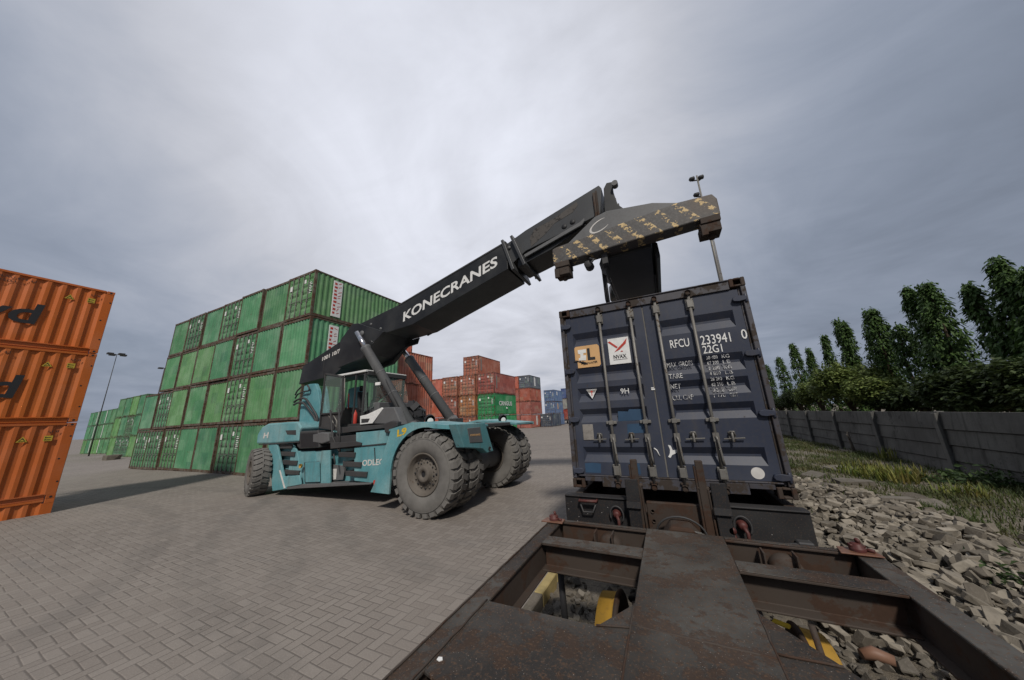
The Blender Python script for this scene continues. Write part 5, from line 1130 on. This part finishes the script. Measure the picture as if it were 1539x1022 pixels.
# walkway, toolbox and tank on the near side
side('walkway', M['dgrey'], [(392, 597), (560, 580), (590, 600), (590, 612), (392, 622)], NYP+.02, .9)
side('walkway', M['dgrey'], [(440, 618), (556, 612), (580, 618), (578, 630), (440, 645)], NYP-.06, .6)
side('platform', M['dgrey'], [(470, 548), (700, 533), (712, 548), (556, 566), (470, 578)], NYP+.15, 1.2)
side('filter_box', M['dgrey'], [(288, 580), (300, 566), (385, 562), (390, 640), (300, 646), (288, 634)], NYP-.02, .5, bevel=.04)
side('opening_shade', M['ink'], [(304, 576), (384, 572), (386, 634), (306, 638)], NYP-.026, .012)  # flat dark plate: shade inside the box's opening, put in as colour
side('toolbox', M['grey'], [(360, 578), (400, 570), (430, 574), (432, 612), (400, 622), (360, 616)], NYP-.03, .35, bevel=.03)
m = MB()
for pts in (((385, 560), (388, 590)), ((440, 470), (450, 590), (480, 655)), ((480, 470), (483, 660))): m.tube(on(NYP, *pts), .028, 7)
m.build('handrail', M['dgrey'], rs)
side('mirror', M['dgrey'], [(682, 530), (716, 518), (745, 522), (742, 545), (716, 556), (712, 575), (684, 572)], NYP-.12, .16, bevel=.03)
# arm supports (towers) behind the cab
for Y in (7.55, 9.55):
    m = MB(); m.prism([at_y(*h1(a, b), 7.55) + Vector((0, Y-7.55, 0)) for a, b in ((298, 545), (303, 470), (316, 395), (322, 362), (345, 352), (372, 350), (384, 380), (405, 545))], (0, .14, 0)); tw = m.build('arm_support', M['teal'], rs, bevel=.02)
def h6(a, b): return 350+a/4.541, 541+b/4.541
for k, pts in enumerate((((425, 262), (440, 235), (485, 214), (518, 212), (522, 190), (508, 172)), ((418, 288), (440, 270), (485, 258), (510, 278), (545, 335), (578, 388), (572, 470)), ((416, 306), (440, 292), (475, 288), (500, 312), (535, 360), (565, 400), (566, 480)), ((425, 240), (436, 215), (455, 195), (470, 180)))):
    q = [at_y(*h6(a, b), 7.44-.03*k) for a, b in pts]; sm = []
    for i in range(len(q)-1):
        for f in (0, .33, .67): sm.append(q[i].lerp(q[i+1], f))
    sm = [sm[0]]+[(sm[i-1]+sm[i]*2+sm[i+1])/4 for i in range(1, len(sm)-1)]+[q[-1]]
    m = MB(); m.tube(sm, .04 if k in (1, 2) else .03, 8); m.build('hydraulic_hose', M['dgrey'], rs)
# --- cab
CX1 = -9.33; CY0, CY1 = 7.3, 9.15; CX0 = -10.75; CZ0, CZT = 2.33, 4.08
cab = MB(); cab.box(CX0-.02, CX1+.02, CY0, CY1, CZ0-.12, CZ0)
cab.box(CX0, CX0+.05, CY0+.05, CY1-.05, CZ0, CZ0+.6)
cabo = cab.build('cab', M['dgrey'], rs, bevel=.01)
m = MB(); m.prism([(CX0-.03, CY0-.03, CZT-.04), (CX1+.12, CY0-.03, CZT+.0), (CX1+.12, CY0-.03, CZT+.075), (CX0-.03, CY0-.03, CZT+.035)], (0, CY1-CY0+.06, 0)); m.build('cab_roof', M['white'], cabo, bevel=.015)
m = MB(); m.box(CX1+.0, CX1+.135, CY0+.06, CY1+.03, CZT-.11, CZT+.04); m.box(CX0, CX1+.1, CY0+.04, CY1-.04, CZT-.09, CZT-.042); m.build('roof_edge', M['dgrey'], cabo, bevel=.01)
m = MB(); pil = [(CX1+.05, CY0+.03), (CX1+.05, CY1-.03), (CX0+.04, CY0+.03), (CX0+.04, CY1-.03)]
for x, y in pil: m.box(x-.035, x+.035, y-.03, y+.03, CZ0, CZT-.05)
m.bar((CX1+.05, CY0+.05, 2.86), (CX1+.05, CY1-.05, 2.86), .06, .06); m.build('pillar', M['dgrey'], cabo)
# curved front: windscreen, white trim and grey lower panels
wx = CX1+.38
m = MB(); m.add([(CX1+.09, CY0+.06, CZT-.1), (CX1+.09, CY1-.05, CZT-.1), (wx, CY1-.05, 3.05), (wx, CY0+.45, 3.05), (CX1+.22, CY0+.10, 2.75)], [(0, 1, 2, 3, 4)]); m.build('windscreen', M['glass'], cabo, fix=False)
m = MB(); m.add([(CX1+.085, CY0+.02, CZT-.1), (CX1+.22, CY0+.06, 2.76), (CX1-.02, CY0+.02, 2.62), (CX1-.02, CY0+.02, CZT-.1)], [(0, 1, 2, 3)]); m.build('side_window', M['glass'], cabo, fix=False)
m = MB(); m.add([(CX0+.08, CY1-.02, 2.9), (CX1, CY1-.02, 2.9), (CX1, CY1-.02, CZT-.1), (CX0+.08, CY1-.02, CZT-.1)], [(0, 1, 2, 3)]); m.build('side_window', M['glass'], cabo, fix=False)
Yt = CY0-.01
m = MB(); m.prism([at_y(*h1(a, b), Yt) for a, b in ((574, 497), (604, 490), (672, 458), (678, 464), (630, 530), (574, 536))], (0, .06, 0)); m.build('cab_trim', M['white'], cabo, bevel=.012)
m = MB(); m.prism([at_y(*h1(a, b), Yt-.008) for a, b in ((580, 510), (618, 508), (610, 525), (580, 528))], (0, .01, 0)); m.build('vent', M['dgrey'], cabo)
tl, tr_, br, bl = [at_y(*h1(a, b), Yt+.0) for a, b in ((680, 458), (722, 456), (762, 536), (634, 532))]
m = MB(); m.prism([tl, tr_+Vector((.05, 0, 0)), br, bl], (0, .5, 0)); m.box(CX1+.02, wx+.12, CY0+.3, CY1, CZ0-.05, 3.02); m.build('front_fairing', M['grey'], cabo, bevel=.03)
m = MB(); 
for x in (CX1-.42,): m.box(x-.02, x+.02, CY0+.0, CY0+.05, CZ0, CZT-.06)
m.build('door_post', M['dgrey'], cabo)
seat = MB(); seat.box(-10.35, -9.85, 7.95, 8.5, CZ0+.42, CZ0+.56); seat.prism([(-10.42, 7.97, CZ0+.5), (-10.28, 7.97, CZ0+.5), (-10.42, 7.97, CZ0+1.18), (-10.52, 7.97, CZ0+1.18)], (0, .5, 0)); seat.box(-10.56, -10.46, 8.08, 8.36, CZ0+1.2, CZ0+1.42); seat.box(-10.25, -9.95, 8.05, 8.4, CZ0, CZ0+.42); seat.build('seat', M['ink'], cabo, bevel=.04)
m = MB(); m.tube([(-9.5, 8.2, CZ0), (-9.62, 8.2, CZ0+.72)], .04, 8); pts = [Vector((-9.64+.06*math.cos(a), 8.2+.2*math.sin(a), CZ0+.76+.17*math.cos(a))) for a in [2*PI*k/18 for k in range(19)]]; m.tube(pts, .016, 6); m.box(-9.62, -9.40, 7.75, 8.7, CZ0, CZ0+.5); m.build('steering_wheel', M['ink'], cabo)
m = MB(); p = at_y(*h1(551, 505), CY0+.1); m.lathe([(0, -.22), (.075, -.22), (.08, -.18), (.08, .12), (.05, .19), (.02, .22), (.02, .27), (0, .27)], p, (0, 0, 1), 14); m.build('fire_extinguisher', M['bred'], cabo)
m = MB(); p, q = on(CY0+.12, (524, 395), (522, 465)); m.tube([p, q], .018, 7); m.build('grab_bar', M['bred'], cabo)
# open cab door, swung back towards the rear
dt = [at_y(*h1(a, b), 6.95) for a, b in ((420, 306), (500, 318), (494, 480), (398, 488))]
def fr(m, quad, w, t):
    for i in range(4): m.bar(quad[i], quad[(i+1) % 4], t, w, 0, (0, 1, 0))
m = MB(); fr(m, dt, .06, .05); lo = [dt[3], dt[2], at_y(*h1(478, 560), 6.95), at_y(*h1(392, 548), 6.95)]; fr(m, lo, .05, .05); dr = m.build('cab_door', M['dgrey'], cabo)
m = MB(); m.add(dt, [(0, 1, 2, 3)]); m.build('door_glass', M['glass'], dr, fix=False)
m = MB(); m.add([v+Vector((0, .03, 0)) for v in lo], [(0, 1, 2, 3)]); m.build('door_panel', M['dgrey'], dr, fix=False)
m = MB(); 
for pts in (((505, 325), (503, 470)), ((440, 470), (470, 520), (470, 560)), ((465, 470), (498, 420), (490, 385)), ((430, 490), (468, 548))): m.tube(on(6.98, *pts), .022, 7)
m.build('door_stay', M['galv'], dr)
p = at_y(*h1(655, 352), CY0+.25); m = MB(); m.box(p.x-.12, p.x+.10, p.y-.02, p.y+.04, p.z-.05, p.z+.06); m.build('work_lamp', M['lens'], cabo, bevel=.01)
# bonnet clutter right of the cab
m = MB(); q = random.Random(3)
for k in range(9):
    c = at_y(*h1(q.uniform(800, 845), q.uniform(455, 520)), 8.0); Mx = Matrix.Translation(c) @ rot_rand(q, 1.0); m.add([Mx @ Vector((a*.16, b*.10, c2*.14)) for a in (-1, 1) for b in (-1, 1) for c2 in (-1, 1)], [(0, 1, 3, 2), (4, 6, 7, 5), (0, 4, 5, 1), (2, 3, 7, 6), (0, 2, 6, 4), (1, 5, 7, 3)])
m.tube(on(8.0, (815, 425), (840, 450), (865, 478)), .02, 6); m.tube(on(8.0, (862, 475), (862, 510)), .02, 6); m.build('valve_block', M['ink'], rs)
# --- lifting cylinders
def cylinder(top, knee, foot, r, Y):
    t_, k_, f_ = Vector(top), Vector(knee), Vector(foot); m = MB(); d = (f_-k_).normalized()
    m.tube([k_, k_+d*.10, k_+d*.12, f_], [r*1.12, r*1.12, r, r], 22); 
    for f in (.36, .62): c = k_.lerp(f_, f); m.tube([c-d*.02, c+d*.02], r*1.05, 22)
    m.tube([f_-d*.1, f_+d*.15], r*1.25, 16); c = m.build('lift_cylinder', M['grey'], rs)
    m = MB(); m.tube([t_, k_+d*.05], r*.58, 18); m.build('rod', M['chrome'], c)
cylinder((-10.45, 7.72, 5.80), at_y(*h1(600, 188), 7.72), at_y(*h1(812, 548), 7.72), .165, 7.72)
cylinder(at_y(*h1(762, 192), 9.62), at_y(*h1(797, 238), 9.62), at_y(*h1(992, 520), 9.62), .185, 9.62)
m = MB(); p = at_y(*h1(812, 548), 7.72); m.box(p.x-.3, p.x+.3, 7.5, 7.95, 1.9, p.z+.02); m.build('cylinder_foot', M['dgrey'], rs, bevel=.02); m = MB(); p2 = at_y(*h1(992, 520), 9.62); m.box(p2.x-.5, p2.x+.3, 9.4, 9.9, 1.9, p2.z+.1); m.build('cylinder_foot', M['dgrey'], rs, bevel=.02)
m = MB(); a, b = on(7.72-.18, (690, 330), (752, 460)); m.tube([a, b], .018, 6); m.build('pipe', M['dgrey'], rs)
# --- telescopic arm
BY0, BY1 = 8.10, 9.46
IY0, IY1 = 8.22, 9.32
def bp(a, b, h=h2, Y=BY0): p = at_y(*h(a, b), Y); return p
def sect(name, pts, y0=BY0, y1=BY1, mat='black', bevel=.012, parent=None):
    m = MB(); m.prism([(p.x, y0, p.z) for p in pts], (0, y1-y0, 0)); return m.build(name, M[mat], parent or rs, bevel=bevel)
e0, e1 = bp(390, 690), bp(893, 426)
ktop, t2, t3 = bp(270, 655), bp(440, 575), bp(885, 312)
arm = sect('arm', [bp(25, 905), bp(42, 830), bp(95, 795), bp(205, 722), bp(262, 662), t2, t3, e1, bp(500, 655), e0, Vector((-10.3, 0, 5.0)), bp(205, 835), bp(170, 868)])
for Y in (BY0-.16, BY1+.002):                                            # cheek plates where the cylinders pivot
    m = MB(); m.prism([(p.x, Y, p.z) for p in (bp(205, 838), bp(212, 725), bp(262, 658), bp(285, 655), bp(392, 690), bp(350, 735), bp(300, 800))], (0, .155, 0)); m.build('pivot_cheek', M['black'], arm, bevel=.01)
m = MB(); 
for Y in (BY0-.16,): m.lathe([(0, -.03), (.10, -.03), (.11, .0)], (-10.45, Y, 5.82), (0, 1, 0), 16)
for q in ((325, 656), (365, 674)): p = bp(*q); m.lathe([(0, -.02), (.05, -.02), (.06, 0)], (p.x, BY0-.001, p.z), (0, 1, 0), 12)
m.build('pivot_pin', M['grey'], arm)
for q0, q1 in (((470, 752), (518, 737)), ((560, 704), (640, 660))):
    p, q = at_y(*h2(*q0), BY1-.03), at_y(*h2(*q1), BY1-.03); m = MB(); m.prism([(p.x, BY1-.06, p.z+.25), (q.x+.1, BY1-.06, q.z+.25), (q.x, BY1-.06, q.z), (p.x, BY1-.06, p.z)], (0, .058, 0)); m.build('web_plate', M['black'], arm)
m = MB(); p0, p1 = t2+Vector((0, -.006, -.02)), t3+Vector((0, -.006, -.02)); m.bar(p0, p1, .02, .05); m.build('edge_bead', M['dgrey'], arm)
# name on the arm
a, b = bp(458, 645), bp(850, 412); sl = (b.z-a.z)/(b.x-a.x)
m = MB(); m.text('KONECRANES', lambda u, v, w_: Vector((a.x+u+.02*v, BY0-.002-w_, a.z+sl*u+v)), .38, b.x-a.x, 'l', .022); m.build('lettering', M['white'], arm, fix=False)
a, b = bp(122, 808), bp(205, 768); sl = (b.z-a.z)/(b.x-a.x)
m = MB(); m.text('1001 10/70', lambda u, v, w_: Vector((a.x+u, BY0-.002-w_, a.z+sl*u+v)), .17, b.x-a.x, 'l', .03); m.build('lettering', M['litter'], arm, fix=False)
m = MB(); p = bp(127, 840); m.bar((p.x, BY0-.004, p.z+.35), (p.x+.05, BY0-.004, p.z-.4), .015, .01, 0, (0, 1, 0)); m.build('plate_joint', M['dgrey'], arm)
# wear collar at the end of the outer section
def slanted(xc, zc, hz, y0, y1, th, m):
    u = Vector((.24, 0, .97)).normalized()*hz; c = Vector((xc, 0, zc)); d = Vector((.97, 0, -.24))*th/2*-1
    d = Vector((.96, 0, .27))*th/2
    a = [c-u-d, c-u+d, c+u+d, c+u-d]; m.prism([(p.x, y0, p.z) for p in a], (0, y1-y0, 0))
for top, bot in (((873, 314), (916, 428)), ((911, 296), (963, 408))):
    p, q = bp(*top), bp(*bot); d = (q-p).normalized(); p = p-d*.05; q = q+d*.03; n = Vector((-d.z, 0, d.x))*.05
    if n.x < 0: n = -n
    m = MB(); m.prism([(v.x, BY0-.07, v.z) for v in (p-n, p+n, q+n, q-n)], (0, BY1-BY0+.08, 0)); m.build('wear_collar', M['armgrey'], arm, bevel=.015)
p, q = bp(880, 330), bp(955, 415)
for px in ((962, 470), (1003, 455)):
    c = at_y(*h2(*px), BY1-.05); m = MB(); m.tube([c+Vector((0, 0, .22)), c+Vector((.06, 0, -.12))], .04, 7); m.build('collar_bolt', M['dgrey'], arm)
for px in ((893, 332),):
    c = bp(*px); m = MB(); m.lathe([(0, -.03), (.05, -.03), (.06, 0)], (c.x, IY0-.02, c.z), (0, 1, 0), 10); m.build('grease_cap', M['grey'], arm)
# inner section and head
def h3(a, b): return 790+a/4.647, 250+b/4.647
IY0, IY1 = 8.22, 9.32
def ip(a, b): return at_y(*h3(a, b), IY0)
inner = sect('inner_arm', [bp(860, 330), ip(0, 446), ip(510, 132), ip(528, 150), ip(520, 330), ip(440, 372), ip(0, 590), bp(870, 430)], IY0, IY1, 'armgrey')
m = MB(); lo_ = [ip(-60, 618), ip(0, 585), ip(400, 375), ip(420, 400), ip(175, 575), ip(0, 668), ip(-60, 700)]; m.prism([(p.x, IY0+.06, p.z) for p in lo_], (0, IY1-IY0-.12, 0)); m.build('inner_arm_base', M['black'], inner, bevel=.01)
m = MB(); m.prism([(p.x, IY0-.05, p.z) for p in (ip(-10, 622), ip(380, 395), ip(410, 365), ip(415, 385), ip(395, 415), ip(0, 640))], (0, .06, 0)); m.build('edge_lip', M['grey'], inner, bevel=.01)
m = MB(); m.prism([(p.x, IY0-.002, p.z) for p in (ip(60, 440), ip(200, 365), ip(355, 250), ip(365, 270), ip(330, 320), ip(200, 400), ip(140, 470), ip(40, 560), ip(30, 500))], (0, -.004, 0)); m.build('worn_patch', metal('worn_black', (.075, .068, .062), rust=.75, rscale=5, rcol=(.03, .028, .028), dirt=.5, rough=.7), inner)
m = MB()
for q in ((270, 420), (328, 388)): p = ip(*q); m.lathe([(0, .004), (.085, .004), (.085, .0)], (p.x, IY0-.008, p.z), (0, -1, 0), 18)
m.build('sight_hole', M['ink'], inner, fix=False)
tip = ip(600, 140)
m = MB(); hd = [ip(540, 140), ip(560, 100), ip(600, 92), ip(608, 160), ip(640, 250), ip(690, 285), Vector((-.12, 0, 7.1)), Vector((-.2, 0, 6.0)), Vector((-.75, 0, 6.0)), Vector((-.85, 0, 7.6)), ip(548, 320)]
m.prism([(p.x, IY0+.1, p.z) for p in hd], (0, .12, 0)); m.prism([(p.x, IY1-.22, p.z) for p in hd], (0, .12, 0)); m.box(-.8, -.35, IY0+.2, IY1-.2, 7.0, 8.3); head = m.build('arm_head', M['black'], rs, bevel=.012)
m = MB(); p = ip(622, 122); m.tube([(p.x, IY0-.06, p.z), (p.x, IY0+.12, p.z)], .085, 14); m.build('head_pin', M['grey'], head)
m = MB(); m.tube([(p.x-.62, IY0-.04, p.z-.1), (p.x-.62, IY0-.04, p.z-.8), (p.x-.7, IY0-.04, p.z-1.5)], .04, 7); m.bar((p.x-.55, IY0-.03, p.z-.05), (p.x-.55, IY0-.03, p.z-1.1), .05, .05); m.build('pipe', M['rusty'], head)
# --- spreader hanging from the head
SX, SY0, SY1 = -.145, 5.0, 11.0
sp = MB(); sp.box(SX-.50, SX+.34, SY0+.29, SY1-.2, 5.04, 5.4); sp.box(SX-.56, SX+.40, 6.6, 9.6, 5.08, 5.5); spr = sp.build('spreader', M['black'], rs, bevel=.015)
m = MB(); m.lathe([(.0, 0), (.52, 0), (.52, .35), (.40, .45), (.40, .7), (0, .7)], (-.45, 8.65, 5.44), (0, 0, 1), 24); m.build('rotator', M['black'], spr)
for Y0, near in ((SY0, 1), (SY1-.34, 0)):
    zl, zr = 0.0, .10                                                    # the frame hangs a touch lower on the left
    m = MB(); pr = [(SX-1.335, 5.03), (SX+1.315, 5.155), (SX+1.315, 5.43), (SX+1.265, 5.53), (SX+.80, 5.555), (SX-1.25, 5.375), (SX-1.335, 5.35)]
    m.prism([(x, Y0, z) for x, z in pr], (0, .30, 0)); eb = m.build('end_beam', M['hazard'] if near else M['black'], spr, bevel=.02)
    for x, z in ((SX-1.17, 5.02), (SX+1.17, 5.13)):
        m = MB(); m.box(x-.13, x+.13, Y0-.02, Y0+.30, z-.07, z+.03); m.box(x-.15, x+.12, Y0+.0, Y0+.28, z-.22, z-.065); m.lathe([(.045, 0), (.045, .10), (.06, .10), (.03, .13), (0, .13)], (x, Y0+.14, z-.16), (0, 0, -1), 10); m.box(x-.145, x-.06, Y0-.03, Y0+.02, z-.27, z-.10); m.lathe([(0, 0), (.02, 0)], (x+.06, Y0-.003, z-.12), (0, -1, 0), 8); m.build('twistlock', M['rusty'], eb, bevel=.012)
# grey hood plate behind the near end beam with a white hook mark
m = MB(); hood = [(SX-1.16, 5.37), (SX-.52, 5.82), (SX-.30, 5.87), (SX+.45, 5.755), (SX+.95, 5.56), (SX+.62, 5.5), (SX-.9, 5.36)]
m.prism([(x, SY0+.10, z) for x, z in hood], (0, .5, 0)); hood_o = m.build('hood', M['grey'], spr, bevel=.015)
cx, cz = SX-.43, 5.62; m = MB(); A = [R(62)+k*R(255)/24 for k in range(25)]
def hk(a, k, i): r_ = 1+k*.5*min(1, .3+i/6, .3+(24-i)/6); return Vector((cx+.16*1.15*r_*math.cos(a), SY0+.0995, cz+.105*r_*math.sin(a)+.06*r_*math.cos(a)))
for i in range(24): m.add([hk(A[i], -.2, i), hk(A[i+1], -.2, i+1), hk(A[i+1], .2, i+1), hk(A[i], .2, i)], [(0, 1, 2, 3)])
m.v = [v-Vector((0, .003, 0)) for v in m.v]
m.build('hook_mark', M['litter'], hood_o, fix=False)
# things hanging below: hoses, rods, small motor
m = MB(); m.tube([(SX-.52, SY0+.35, 4.95), (SX-.54, SY0+.5, 4.35), (SX-.52, SY0+.9, 3.95)], .022, 7); m.tube([(SX-.49, SY0+.35, 4.95), (SX-.50, SY0+.5, 4.3), (SX-.47, SY0+.9, 3.95)], .022, 7); m.build('hose', M['ink'], spr)
m = MB(); m.lathe([(0, -.1), (.075, -.1), (.08, .08), (0, .1)], (SX-.72, SY0+.18, 4.93), (0, 1, 0), 12); m.tube([(SX-.70, SY0+.1, 5.05), (SX-.66, SY0+.05, 4.99), (SX-.60, SY0+.02, 4.95), (SX-.66, SY0+.0, 4.88)], .02, 6); m.box(SX-.48, SX-.38, SY0+.1, SY0+.29, 4.86, 5.08); m.build('motor', M['dgrey'], spr, bevel=.01)
m = MB(); m.prism([(SX+.35, SY0+.5, 5.3), (SX+.44, SY0+.5, 5.2), (SX+.45, SY0+.5, 4.95), (SX+.39, SY0+.5, 4.90)], (0, 5.0, 0)); m.build('side_guide', M['black'], spr)
m = MB(); m.prism([(SX-.50, SY0+.31, 5.12), (SX-.56, SY0+.31, 4.98), (SX-.53, SY0+.31, 4.80), (SX-.46, SY0+.31, 4.74), (SX-.45, SY0+.31, 5.1)], (0, .5, 0)); m.build('wear_pad', M['grey'], spr)
